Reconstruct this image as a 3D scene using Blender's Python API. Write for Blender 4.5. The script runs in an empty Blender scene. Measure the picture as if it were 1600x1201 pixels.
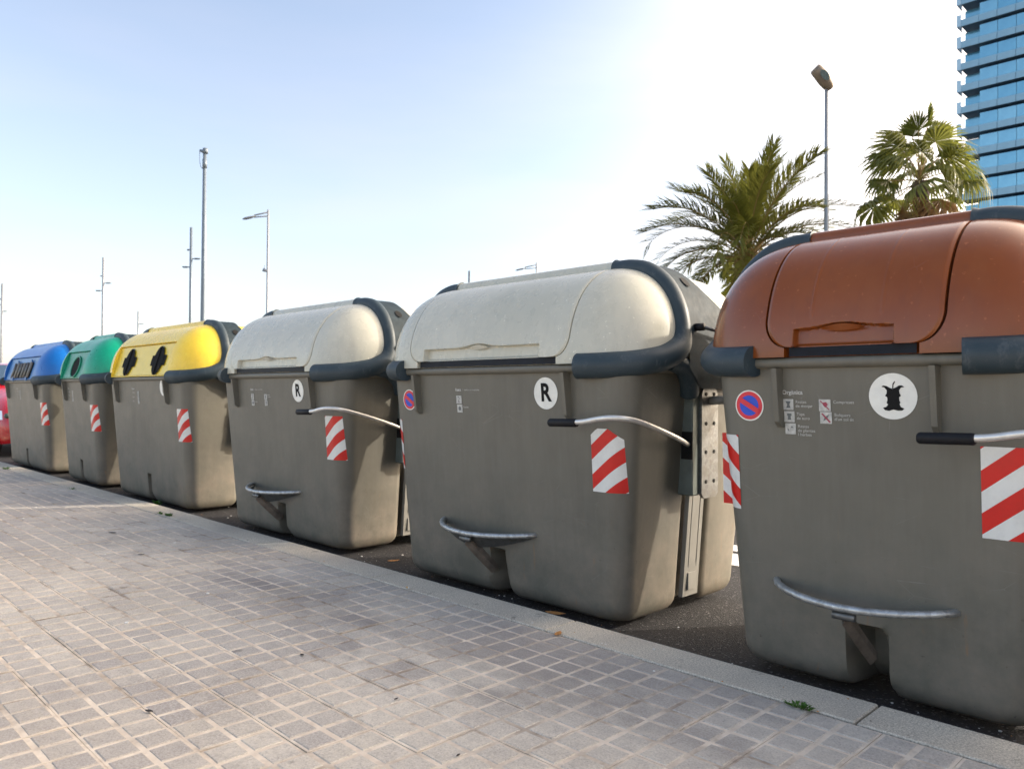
import bpy, bmesh, math, random
from mathutils import Vector, Matrix, noise
PI = math.pi
R = math.radians
SC = bpy.context.scene
COL = SC.collection

# ------------------------------------------------------------------ camera, sky, sun, exposure
F_ = Vector((-0.71014512, 0.70397756, 0.01046443)); RT = Vector((0.7040463, 0.71013284, 0.0054909)); UP = Vector((0.00356566, -0.01126678, 0.99993017))
CAM_H = 0.932
cd = bpy.data.cameras.new('camera'); cam = bpy.data.objects.new('camera', cd); COL.objects.link(cam)
cd.sensor_width = 36; cd.sensor_fit = 'HORIZONTAL'; cd.lens = 1222.95 / 1600 * 36
cd.clip_start = 0.05; cd.clip_end = 3000
m = Matrix((RT, UP, -F_)).transposed().to_4x4(); m.translation = Vector((0, 0, CAM_H)); cam.matrix_world = m
SC.camera = cam
cd.dof.use_dof = True; cd.dof.focus_distance = 3.1; cd.dof.aperture_fstop = 5.6

HAZE_A, HAZE_B = (3.7, 3.2, 3.25, 1), (50, 41, 31, 1)
SUN_EL, SUN_AZ = R(21), R(32.5)          # azimuth from +Y towards +X
W = bpy.data.worlds.new('World'); SC.world = W; W.use_nodes = True
wn = W.node_tree.nodes; wl = W.node_tree.links
for n in list(wn): wn.remove(n)
sky = wn.new('ShaderNodeTexSky'); sky.sky_type = 'NISHITA'; sky.sun_disc = False
sky.sun_elevation = SUN_EL; sky.sun_rotation = SUN_AZ
sky.altitude = 0; sky.air_density = 1.0; sky.dust_density = 1.2; sky.ozone_density = 1.6
bg = wn.new('ShaderNodeBackground'); bg.inputs[1].default_value = 0.13
wo = wn.new('ShaderNodeOutputWorld'); hs = wn.new('ShaderNodeHueSaturation'); hs.inputs['Saturation'].default_value = .84; wl.new(sky.outputs[0], hs.inputs['Color'])
# thin high haze that whitens the lower sky, with faint cloud streaks
tcw = wn.new('ShaderNodeTexCoord'); mpw = wn.new('ShaderNodeMapping'); mpw.inputs[3].default_value = (1.2, 1.2, 5.5); wl.new(tcw.outputs['Generated'], mpw.inputs[0])
nzw = wn.new('ShaderNodeTexNoise'); nzw.inputs['Scale'].default_value = 2.2; nzw.inputs['Detail'].default_value = 6; wl.new(mpw.outputs[0], nzw.inputs[0])
rpw = wn.new('ShaderNodeValToRGB'); rpw.color_ramp.elements[0].position = .40; rpw.color_ramp.elements[0].color = (.24, .24, .24, 1); rpw.color_ramp.elements[1].position = .72; rpw.color_ramp.elements[1].color = (.42, .42, .42, 1); wl.new(nzw.outputs[0], rpw.inputs[0])
mxw = wn.new('ShaderNodeMix'); mxw.data_type = 'RGBA'; spw = wn.new('ShaderNodeSeparateXYZ'); wl.new(tcw.outputs['Generated'], spw.inputs[0])
elv = wn.new('ShaderNodeMapRange'); wl.new(spw.outputs[2], elv.inputs[0]); elv.inputs[1].default_value = .02; elv.inputs[2].default_value = .55; elv.inputs[3].default_value = 1.15; elv.inputs[4].default_value = .10
mlw = wn.new('ShaderNodeMath'); mlw.operation = 'MULTIPLY'; wl.new(rpw.outputs[0], mlw.inputs[0]); wl.new(elv.outputs[0], mlw.inputs[1])
# forward-scattering glow of the hazy air round the sun
sv = wn.new('ShaderNodeVectorMath'); sv.operation = 'NORMALIZE'; wl.new(tcw.outputs['Generated'], sv.inputs[0])
sdv = wn.new('ShaderNodeVectorMath'); sdv.operation = 'DOT_PRODUCT'; wl.new(sv.outputs[0], sdv.inputs[0])
sdv.inputs[1].default_value = (math.sin(SUN_AZ) * math.cos(SUN_EL), math.cos(SUN_AZ) * math.cos(SUN_EL), math.sin(SUN_EL))
gl0 = wn.new('ShaderNodeMapRange'); wl.new(sdv.outputs['Value'], gl0.inputs[0]); gl0.inputs[1].default_value = .02; gl0.inputs[2].default_value = 1.0
glw = wn.new('ShaderNodeMath'); glw.operation = 'POWER'; wl.new(gl0.outputs[0], glw.inputs[0]); glw.inputs[1].default_value = 3.2
adw = wn.new('ShaderNodeMath'); adw.operation = 'MULTIPLY_ADD'; adw.use_clamp = True; wl.new(glw.outputs[0], adw.inputs[0]); adw.inputs[1].default_value = .9; wl.new(mlw.outputs[0], adw.inputs[2])
hcw = wn.new('ShaderNodeMix'); hcw.data_type = 'RGBA'; wl.new(glw.outputs[0], hcw.inputs[0]); hcw.inputs[6].default_value = HAZE_A; hcw.inputs[7].default_value = HAZE_B
wl.new(hcw.outputs[2], mxw.inputs[7])
wl.new(adw.outputs[0], mxw.inputs[0]); wl.new(hs.outputs[0], mxw.inputs[6]);
wl.new(mxw.outputs[2], bg.inputs[0]); wl.new(bg.outputs[0], wo.inputs[0])
sd = bpy.data.lights.new('sun', 'SUN'); sd.energy = 2.0; sd.angle = R(0.6); sd.color = (1.0, 0.91, 0.79)
sun = bpy.data.objects.new('sun', sd); COL.objects.link(sun)
sdir = Vector((math.sin(SUN_AZ) * math.cos(SUN_EL), math.cos(SUN_AZ) * math.cos(SUN_EL), math.sin(SUN_EL)))
sun.rotation_euler = sdir.to_track_quat('Z', 'Y').to_euler()
SC.view_settings.view_transform = 'Standard'; SC.view_settings.look = 'None'
SC.view_settings.gamma = 1; SC.view_settings.exposure = 1.3

def ray(px, py):
    return F_ + RT * ((px - 800) / 1222.95) - UP * ((py - 600.5) / 1222.95)
def at_depth(px, py, d):
    return Vector((0, 0, CAM_H)) + ray(px, py) * d
def on_z(px, py, z=0.0):
    r = ray(px, py); return Vector((0, 0, CAM_H)) + r * ((z - CAM_H) / r.z)

# ------------------------------------------------------------------ materials
class NT:
    def __init__(s, name):
        s.m = bpy.data.materials.new(name); s.m.use_nodes = True; s.t = s.m.node_tree; s.t.nodes.clear()
        s.out = s.n('ShaderNodeOutputMaterial'); s.b = s.n('ShaderNodeBsdfPrincipled'); s.l(s.b.outputs[0], s.out.inputs[0])
        s._c = {}; s.shift = False
    def n(s, k, **kw):
        x = s.t.nodes.new(k)
        for a, b in kw.items(): setattr(x, a, b)
        return x
    def l(s, a, b): s.t.links.new(a, b)
    def co(s, world=False):
        if world: return s.n('ShaderNodeNewGeometry').outputs['Position']
        if s.shift:
            if 'co' not in s._c:
                oi = s.n('ShaderNodeObjectInfo'); m_ = s.n('ShaderNodeMath', operation='MULTIPLY'); s.l(oi.outputs['Random'], m_.inputs[0]); m_.inputs[1].default_value = 23.0
                va = s.n('ShaderNodeVectorMath', operation='ADD'); s.l(s.n('ShaderNodeTexCoord').outputs['Object'], va.inputs[0]); s.l(m_.outputs[0], va.inputs[1]); s._c['co'] = va.outputs[0]
            return s._c['co']
        return s.n('ShaderNodeTexCoord').outputs['Object']
    def noise(s, scale, detail=4, rough=.6, world=False, stretch=None, vec=None, off=0):
        v = vec or s.co(world)
        mp = s.n('ShaderNodeMapping'); s.l(v, mp.inputs[0]); mp.inputs[1].default_value = (off, off * 1.7, off * .6)
        if stretch: mp.inputs[3].default_value = stretch
        x = s.n('ShaderNodeTexNoise'); x.inputs['Scale'].default_value = scale; x.inputs['Detail'].default_value = detail; x.inputs['Roughness'].default_value = rough
        s.l(mp.outputs[0], x.inputs[0]); return x.outputs[0]
    def ramp(s, fac, stops):
        r = s.n('ShaderNodeValToRGB'); s.l(fac, r.inputs[0]); e = r.color_ramp.elements
        while len(e) < len(stops): e.new(.5)
        for i, (p, c) in enumerate(stops):
            e[i].position = p; e[i].color = (c, c, c, 1) if not hasattr(c, '__len__') else (*c[:3], 1)
        return r.outputs[0]
    def mix(s, fac, a, b, mode='MIX'):
        x = s.n('ShaderNodeMix', data_type='RGBA', blend_type=mode)
        for sock, v in ((x.inputs[0], fac), (x.inputs[6], a), (x.inputs[7], b)):
            if hasattr(v, 'links') or hasattr(v, 'is_linked'): s.l(v, sock)
            else: sock.default_value = v if not hasattr(v, '__len__') else (*v[:3], 1)
        return x.outputs[2]
    def math(s, op, a, b=0.0, c=None, clamp=False):
        x = s.n('ShaderNodeMath', operation=op, use_clamp=clamp)
        for i, v in enumerate((a, b) if c is None else (a, b, c)):
            if hasattr(v, 'is_linked'): s.l(v, x.inputs[i])
            else: x.inputs[i].default_value = v
        return x.outputs[0]
    def sep(s, v):
        x = s.n('ShaderNodeSeparateXYZ'); s.l(v, x.inputs[0]); return x.outputs
    def bump(s, h, strength=.3, dist=.002):
        x = s.n('ShaderNodeBump'); x.inputs['Strength'].default_value = strength; x.inputs['Distance'].default_value = dist
        s.l(h, x.inputs['Height']); s.l(x.outputs[0], s.b.inputs['Normal'])
    def set(s, **kw):
        names = {'col': 'Base Color', 'rough': 'Roughness', 'metal': 'Metallic', 'spec': 'Specular IOR Level', 'coat': 'Coat Weight', 'crough': 'Coat Roughness', 'trans': 'Transmission Weight', 'sub': 'Subsurface Weight'}
        for k, v in kw.items():
            i = s.b.inputs[names[k]]
            if hasattr(v, 'is_linked'): s.l(v, i)
            else: i.default_value = v if not hasattr(v, '__len__') else (*v[:3], 1)
        return s

def simple(name, col, rough=.5, metal=0, var=.15, vs=8, bump=0, **kw):
    t = NT(name)
    n = t.noise(vs, 5)
    c = t.mix(t.ramp(n, [(.3, 0), (.7, 1)]), [x * (1 - var) for x in col], [min(1, x * (1 + var)) for x in col])
    t.set(col=c, rough=t.math('MULTIPLY_ADD', t.noise(vs * 3, 4), .2, rough - .1), metal=metal, **kw)
    if bump: t.bump(t.noise(vs * 20, 3), bump, .001)
    return t.m

def mat_body():
    t = NT('grey_polyethylene')
    P = t.sep(t.co()); t.shift = True
    base = t.mix(t.ramp(t.noise(1.6, 4), [(.35, 0), (.68, 1)]), (.116, .108, .085), (.152, .141, .110))
    streak = t.ramp(t.noise(9, 5, .65, stretch=(3.2, 3.2, .22)), [(.42, 0), (.75, 1)])
    base = t.mix(t.math('MULTIPLY', streak, .22), base, (.20, .186, .158))
    low = t.math('MULTIPLY_ADD', P[2], -1.45, 1.0, clamp=True)              # dust and splashes gathered by the foot of the shell
    dn = t.ramp(t.noise(5, 6, .7, off=3), [(.38, 0), (.7, 1)])
    base = t.mix(t.math('MULTIPLY', t.math('MULTIPLY', low, dn), .85), base, (.265, .218, .172))
    spk = t.ramp(t.noise(46, 3, .6, off=9), [(.69, 0), (.74, 1)])
    base = t.mix(t.math('MULTIPLY', spk, t.math('MULTIPLY', low, .7)), base, (.05, .045, .035))
    rs = t.ramp(t.noise(14, 4, .6, stretch=(2.6, 2.6, .35), off=21), [(.66, 0), (.74, 1)])
    base = t.mix(t.math('MULTIPLY', rs, t.math('MULTIPLY', low, .55)), base, (.30, .15, .06))
    vo = t.n('ShaderNodeTexVoronoi', feature='DISTANCE_TO_EDGE'); vo.inputs['Scale'].default_value = 5.5
    mp = t.n('ShaderNodeMapping'); mp.inputs[2].default_value = (.3, .5, .7); mp.inputs[3].default_value = (1, 1, 2.3); t.l(t.co(), mp.inputs[0]); t.l(mp.outputs[0], vo.inputs[0])
    scr = t.math('MULTIPLY', t.math('LESS_THAN', vo.outputs[0], .0035), t.ramp(t.noise(7, 3, off=5), [(.55, 0), (.62, 1)]))
    base = t.mix(t.math('MULTIPLY', scr, .28), base, (.34, .32, .29))
    t.set(col=base, rough=t.math('MULTIPLY_ADD', t.noise(7, 5), .24, .36), spec=.5)
    t.bump(t.math('ADD', t.noise(380, 2), t.math('MULTIPLY', t.noise(4, 3), 13)), .3, .0012)
    return t.m

def mat_lid(name, c1, c2, dirt=(.30, .29, .25), rough=.3, coat=0.0):
    t = NT(name)
    Pl = t.sep(t.co()); t.shift = True
    base = t.mix(t.ramp(t.noise(2.2, 4), [(.35, 0), (.7, 1)]), c1, c2)
    # rain-washed drips and grime gathered low on the lid, sun bleaching on top
    dr = t.ramp(t.noise(11, 5, .6, stretch=(2.4, 2.4, .28), off=2), [(.50, 0), (.72, 1)])
    base = t.mix(t.math('MULTIPLY', dr, .20), base, [x * .62 + .012 for x in c1])
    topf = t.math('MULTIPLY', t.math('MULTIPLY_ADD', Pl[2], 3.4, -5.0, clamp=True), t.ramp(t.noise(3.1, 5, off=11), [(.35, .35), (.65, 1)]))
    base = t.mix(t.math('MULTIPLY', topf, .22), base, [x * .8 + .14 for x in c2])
    vs_ = t.n('ShaderNodeTexVoronoi', feature='DISTANCE_TO_EDGE'); vs_.inputs['Scale'].default_value = 4.5
    mp_ = t.n('ShaderNodeMapping'); mp_.inputs[2].default_value = (.9, .4, .2); mp_.inputs[3].default_value = (2.1, 1, 1); t.l(t.co(), mp_.inputs[0]); t.l(mp_.outputs[0], vs_.inputs[0])
    scl = t.math('MULTIPLY', t.math('LESS_THAN', vs_.outputs[0], .0028), t.ramp(t.noise(6, 3, off=15), [(.60, 0), (.66, 1)]))
    base = t.mix(t.math('MULTIPLY', scl, .10), base, [x * .55 + .30 for x in c2])
    s1 = t.ramp(t.noise(6, 6, .65, stretch=(1, 1, .5)), [(.5, 0), (.8, 1)])
    base = t.mix(t.math('MULTIPLY', s1, .22), base, dirt)
    spk = t.ramp(t.noise(60, 2, .5, off=7), [(.69, 0), (.73, 1)])
    base = t.mix(t.math('MULTIPLY', spk, .42), base, [min(1, x * 1.7 + .03) for x in c2])
    t.set(col=base, rough=t.math('MULTIPLY_ADD', t.noise(9, 5), .22, rough - .08), spec=.5, coat=coat, crough=.15)
    t.bump(t.math('ADD', t.noise(300, 2), t.math('MULTIPLY', t.noise(4, 2, off=4), 9)), .18, .0012)
    return t.m

def mat_navy():
    t = NT('blue_grey_plastic')
    base = t.mix(t.ramp(t.noise(5, 5), [(.35, 0), (.7, 1)]), (.024, .040, .050), (.042, .060, .072))
    s = t.ramp(t.noise(24, 6, .75, stretch=(1, 1, .4)), [(.55, 0), (.75, 1)])
    base = t.mix(t.math('MULTIPLY', s, .35), base, (.20, .21, .21))
    t.set(col=base, rough=t.math('MULTIPLY_ADD', t.noise(12, 5), .26, .36), spec=.34)
    t.bump(t.noise(250, 2), .2, .001)
    return t.m

def mat_asphalt():
    t = NT('asphalt')
    g = t.noise(240, 3, .8, world=True)
    vo = t.n('ShaderNodeTexVoronoi'); vo.inputs['Scale'].default_value = 130; t.l(t.co(True), vo.inputs[0])
    c = t.mix(t.ramp(g, [(.35, 0), (.7, 1)]), (.007, .007, .008), (.044, .042, .045))
    c = t.mix(t.ramp(vo.outputs['Color'], [(.80, 0), (.9, .8)]), c, (.19, .185, .18))
    c = t.mix(t.math('MULTIPLY', t.ramp(t.noise(.7, 5, world=True), [(.4, 0), (.7, 1)]), .4), c, (.06, .057, .055))
    t.set(col=c, rough=.85, spec=.3)
    t.bump(t.math('ADD', vo.outputs['Distance'], g), .9, .004)
    return t.m

def mat_pad():
    t = NT('paving_pad')
    oi = t.n('ShaderNodeObjectInfo')
    at = t.n('ShaderNodeAttribute', attribute_name='tint'); 
    c = t.mix(t.ramp(t.noise(1.1, 4, world=True), [(.33, 0), (.67, 1)]), (.48, .425, .345), (.66, .60, .505))
    # darker and lighter tiles, one by one
    c = t.mix(t.ramp(at.outputs['Fac'], [(0, .0), (1, .65)]), c, (.30, .275, .26))
    c = t.mix(t.ramp(t.noise(23, 5, .7, world=True), [(.42, 0), (.74, .5)]), c, (.25, .225, .21))
    c = t.mix(t.ramp(t.noise(150, 3, .8, world=True), [(.46, 0), (.70, .75)]), c, (.66, .61, .56))
    c = t.mix(t.ramp(t.noise(150, 3, .8, world=True, off=4), [(.48, 0), (.72, .65)]), c, (.20, .175, .155))
    c = t.mix(t.ramp(t.noise(.9, 5, .65, world=True, stretch=(.7, 1.6, 1), off=8), [(.53, 0), (.68, .5)]), c, (.13, .115, .115))
    c = t.mix(t.ramp(t.noise(7, 4, .7, world=True, off=14), [(.66, 0), (.74, .55)]), c, (.12, .105, .095))
    c = t.mix(t.ramp(t.noise(.45, 3, .5, world=True, stretch=(.6, 1.3, 1), off=30), [(.50, 0), (.66, .35)]), c, (.20, .18, .185))
    t.set(col=c, rough=t.math('MULTIPLY_ADD', t.noise(30, 3, world=True), .2, .62), spec=.35)
    t.bump(t.noise(260, 4, .8, world=True), .5, .0015)
    return t.m

def mat_sand():
    t = NT('joint_sand')
    c = t.mix(t.ramp(t.noise(12, 5, .7, world=True), [(.35, 0), (.65, 1)]), (.57, .48, .385), (.74, .645, .53))
    c = t.mix(t.ramp(t.noise(3.5, 5, .7, world=True, off=6), [(.47, 0), (.68, .8)]), c, (.15, .115, .09))
    t.set(col=c, rough=.9, spec=.2); t.bump(t.noise(400, 3, world=True), .5, .001)
    return t.m

def mat_pavement_far():
    t = NT('pavement_field')
    P = t.sep(t.co(True))
    def line(a, ph, w):
        f = t.math('FRACT', t.math('MULTIPLY_ADD', a, 10.0, ph)); 
        return t.math('LESS_THAN', f, w)
    g = t.math('MAXIMUM', line(P[0], 4.19 + .055, .11), line(P[1], -.64 + .055 + 1, .11))
    c = t.mix(t.ramp(t.noise(1.1, 4, world=True), [(.33, 0), (.67, 1)]), (.48, .425, .345), (.66, .60, .505))
    c = t.mix(t.ramp(t.noise(150, 3, .8, world=True), [(.5, 0), (.8, .5)]), c, (.45, .42, .39))
    c = t.mix(g, c, (.60, .51, .43))
    t.set(col=c, rough=.8, spec=.3)
    return t.m

def mat_granite():
    t = NT('granite_kerb')
    c = t.mix(t.ramp(t.noise(170, 4, .85, world=True), [(.40, 0), (.62, 1)]), (.38, .33, .25), (.86, .77, .63))
    c = t.mix(t.ramp(t.noise(1.7, 5, .6, world=True), [(.4, 0), (.75, .55)]), c, (.26, .235, .215))
    c = t.mix(t.ramp(t.noise(9, 5, .7, world=True, off=3), [(.60, 0), (.70, .6)]), c, (.13, .11, .09))
    t.set(col=c, rough=.75, spec=.3); t.bump(t.noise(190, 3, world=True), .5, .0015)
    return t.m

def mat_galv(name='galvanised_steel', k=1.0):
    t = NT(name)
    vo = t.n('ShaderNodeTexVoronoi'); vo.inputs['Scale'].default_value = 70; t.l(t.co(), vo.inputs[0])
    c = t.mix(vo.outputs['Color'], [.30 * k] * 3, [.46 * k, .47 * k, .46 * k])
    c = t.mix(t.ramp(t.noise(14, 6, .75), [(.48, 0), (.72, .75)]), c, (.14, .12, .095))
    t.set(col=c, rough=t.math('MULTIPLY_ADD', t.noise(30, 4), .3, .28), metal=.75)
    t.bump(t.noise(90, 4), .25, .001)
    return t.m

def mat_stripes():
    t = NT('red_white_reflective_tape')
    uv = t.n('ShaderNodeUVMap'); P = t.sep(uv.outputs[0])
    v = t.math('FRACT', t.math('MULTIPLY_ADD', t.math('SUBTRACT', P[1], t.math('MULTIPLY', P[0], .80)), 1 / .128, .42))
    red = t.math('GREATER_THAN', v, .5)
    n = t.ramp(t.noise(16, 6, .75), [(.42, 0), (.72, 1)])
    white = t.mix(t.math('MULTIPLY', n, .4), (.74, .74, .70), (.48, .46, .43))
    rd = t.mix(t.math('MULTIPLY', n, .5), (.62, .006, .003), (.42, .012, .006))
    t.set(col=t.mix(red, white, rd), rough=.32, spec=.5)
    vo = t.n('ShaderNodeTexVoronoi'); vo.inputs['Scale'].default_value = 500; t.l(t.co(), vo.inputs[0]); t.bump(vo.outputs[0], .15, .0005)
    return t.m

def mat_glass_tower():
    t = NT('blue_curtain_glass')
    at = t.n('ShaderNodeObjectInfo')
    c = t.mix(at.outputs['Random'], (.13, .40, .56), (.26, .54, .66))
    c = t.mix(t.ramp(t.noise(.5, 3), [(.4, 0), (.7, .4)]), c, (.07, .25, .40))
    t.set(col=c, rough=.12, metal=.35, spec=.8)
    return t.m

def mat_leaf(name, a, b, sub=0.0):
    t = NT(name)
    oi = t.n('ShaderNodeObjectInfo')
    c = t.mix(t.math('ADD', t.math('MULTIPLY', oi.outputs['Random'], .6), t.math('MULTIPLY', t.noise(2.5, 3), .5), clamp=True), a, b)
    tr = t.n('ShaderNodeBsdfTranslucent'); t.l(c, tr.inputs[0])
    ms = t.n('ShaderNodeMixShader'); ms.inputs[0].default_value = .42
    t.set(col=c, rough=.38, spec=.5)
    t.l(t.b.outputs[0], ms.inputs[1]); t.l(tr.outputs[0], ms.inputs[2]); t.l(ms.outputs[0], t.out.inputs[0])
    return t.m

M = {}
M['body'] = mat_body(); M['navy'] = mat_navy()
M['navyplate'] = simple('scuffed_blue_grey_plastic', (.022, .034, .042), .62, var=.35, vs=14, spec=.15)
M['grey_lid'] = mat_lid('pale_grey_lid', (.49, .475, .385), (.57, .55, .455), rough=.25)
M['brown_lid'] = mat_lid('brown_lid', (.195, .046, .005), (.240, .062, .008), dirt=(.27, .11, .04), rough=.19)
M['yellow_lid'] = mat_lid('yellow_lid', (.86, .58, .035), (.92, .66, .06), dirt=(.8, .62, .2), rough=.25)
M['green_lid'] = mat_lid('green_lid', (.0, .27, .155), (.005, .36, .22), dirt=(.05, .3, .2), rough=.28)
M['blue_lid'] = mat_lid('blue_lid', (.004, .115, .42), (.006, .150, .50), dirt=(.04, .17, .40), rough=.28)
M['yellow_panel'] = simple('yellow_panel', (.80, .58, .05), .35, var=.06)
M['green_panel'] = simple('green_panel', (.0, .22, .12), .35, var=.1)
M['blue_panel'] = simple('blue_panel', (.03, .16, .40), .35, var=.1)
M['rubber'] = simple('black_rubber', (.006, .006, .006), .8, var=.3, vs=20, spec=.15)
M['slot'] = simple('dark_seal', (.005, .007, .013), .5, var=.4, vs=20, spec=.2)
M['grip'] = simple('black_grip', (.007, .007, .009), .6, spec=.3, var=.3, vs=30, bump=.2)
M['galv'] = mat_galv('galvanised_steel', .52); M['rod'] = simple('zinc_rod', (.72, .70, .66), .32, .55, var=.12, vs=25)
M['bar'] = mat_galv('worn_zinc_bar', 1.35)
M['strut'] = simple('rusty_flat_steel', (.19, .155, .125), .55, .5, var=.4, vs=14)
M['panelgrey'] = simple('light_grey_panel', (.22, .215, .195), .5, var=.12, vs=7)
M['stripes'] = mat_stripes()
M['white'] = simple('sticker_white', (.80, .79, .72), .45, var=.07, vs=20)
M['print'] = simple('print_white', (.50, .49, .45), .6, var=.25, vs=60)
M['black'] = simple('sticker_black', (.008, .008, .008), .7, spec=.2, var=.1)
M['red'] = simple('sticker_red', (.66, .03, .05), .4, var=.08)
M['signblue'] = simple('sticker_blue', (.012, .07, .55), .4, var=.08)
M['icon'] = simple('icon_grey', (.14, .15, .145), .6, var=.1)
M['iconred'] = simple('icon_red', (.33, .05, .08), .6, var=.1)
M['asphalt'] = mat_asphalt(); M['pad'] = mat_pad(); M['sand'] = mat_sand(); M['field'] = mat_pavement_far(); M['granite'] = mat_granite()
M['paint'] = simple('road_paint', (.78, .77, .74), .7, var=.1, vs=6)
M['pole'] = simple('painted_steel_pole', (.17, .21, .25), .45, .3, var=.15, vs=2)
M['polegalv'] = simple('grey_pole', (.33, .35, .37), .45, .4, var=.12, vs=2)
M['lamp'] = simple('lamp_housing', (.25, .20, .15), .5, .2, var=.2, vs=6)
M['lampglass'] = simple('lamp_glass', (.05, .07, .06), .08, 0, var=.6, vs=18)
M['slab'] = simple('blue_grey_parapet', (.30, .48, .57), .35, .2, var=.08, vs=.5)
M['soffit'] = simple('dark_soffit', (.15, .24, .32), .7, var=.2, vs=.5)
M['tglass'] = mat_glass_tower()
M['balglass'] = simple('balustrade_glass', (.48, .64, .70), .08, .2, var=.15, vs=.6)
M['frond'] = mat_leaf('date_frond', (.11, .12, .016), (.21, .21, .045))
M['fan'] = mat_leaf('fan_leaf', (.075, .10, .014), (.20, .205, .042))
M['dead'] = mat_leaf('dead_leaf', (.30, .16, .06), (.42, .26, .12))
M['stalk'] = simple('leaf_stalk', (.30, .20, .07), .6, var=.3, vs=3)
M['bark'] = simple('palm_bark', (.10, .065, .045), .9, var=.5, vs=9, bump=.8)
M['soil'] = simple('dark_joint_soil', (.055, .04, .03), .95, var=.5, vs=25)
M['weed'] = mat_leaf('weed_leaf', (.04, .12, .012), (.09, .20, .02))
M['carred'] = simple('red_car_paint', (.50, .006, .012), .25, 0, var=.05, coat=.8)
M['cardark'] = simple('car_black_trim', (.012, .012, .013), .5, var=.2)
M['carglass'] = simple('car_glass', (.05, .085, .13), .05, .2, var=.1)
M['chrome'] = simple('headlight_reflector', (.72, .74, .76), .12, .6, var=.1)
M['alloy'] = simple('alloy_wheel', (.45, .45, .46), .3, .8, var=.1)
M['leafbrown'] = simple('dry_leaf', (.50, .22, .06), .7, var=.3, vs=60)
M['butt'] = simple('cigarette_filter', (.62, .36, .12), .8, var=.2, vs=60)
M['scrap'] = simple('white_scrap', (.72, .70, .66), .8, var=.1)
M['fleck'] = simple('dark_fleck', (.035, .03, .028), .9, var=.3)

# ------------------------------------------------------------------ helpers
def link(name, me, parent=None, kind=None, label=None):
    o = bpy.data.objects.new(name, me); COL.objects.link(o)
    if parent is not None: o.parent = parent
    if kind: o['kind'] = kind
    if label: o['label'] = label
    return o
def mk(name, verts, faces, mats, parent=None, smooth=True, mi=None, kind=None, label=None, recalc=True, uv=None, off=None):
    me = bpy.data.meshes.new(name)
    if off is not None: verts = [(v[0] + off[0], v[1] + off[1], v[2] + off[2]) for v in verts]
    me.from_pydata([tuple(v) for v in verts], [], faces)
    if not isinstance(mats, (list, tuple)): mats = [mats]
    for x in mats: me.materials.append(M[x] if isinstance(x, str) else x)
    if mi: me.polygons.foreach_set('material_index', mi)
    if uv:
        l = me.uv_layers.new(name='UVMap')
        for lp in me.loops: l.data[lp.index].uv = uv[lp.vertex_index]
    if recalc:
        bm = bmesh.new(); bm.from_mesh(me); bmesh.ops.recalc_face_normals(bm, faces=bm.faces); bm.to_mesh(me); bm.free()
    me.polygons.foreach_set('use_smooth', [smooth] * len(me.polygons))
    return link(name, me, parent, kind, label)
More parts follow.
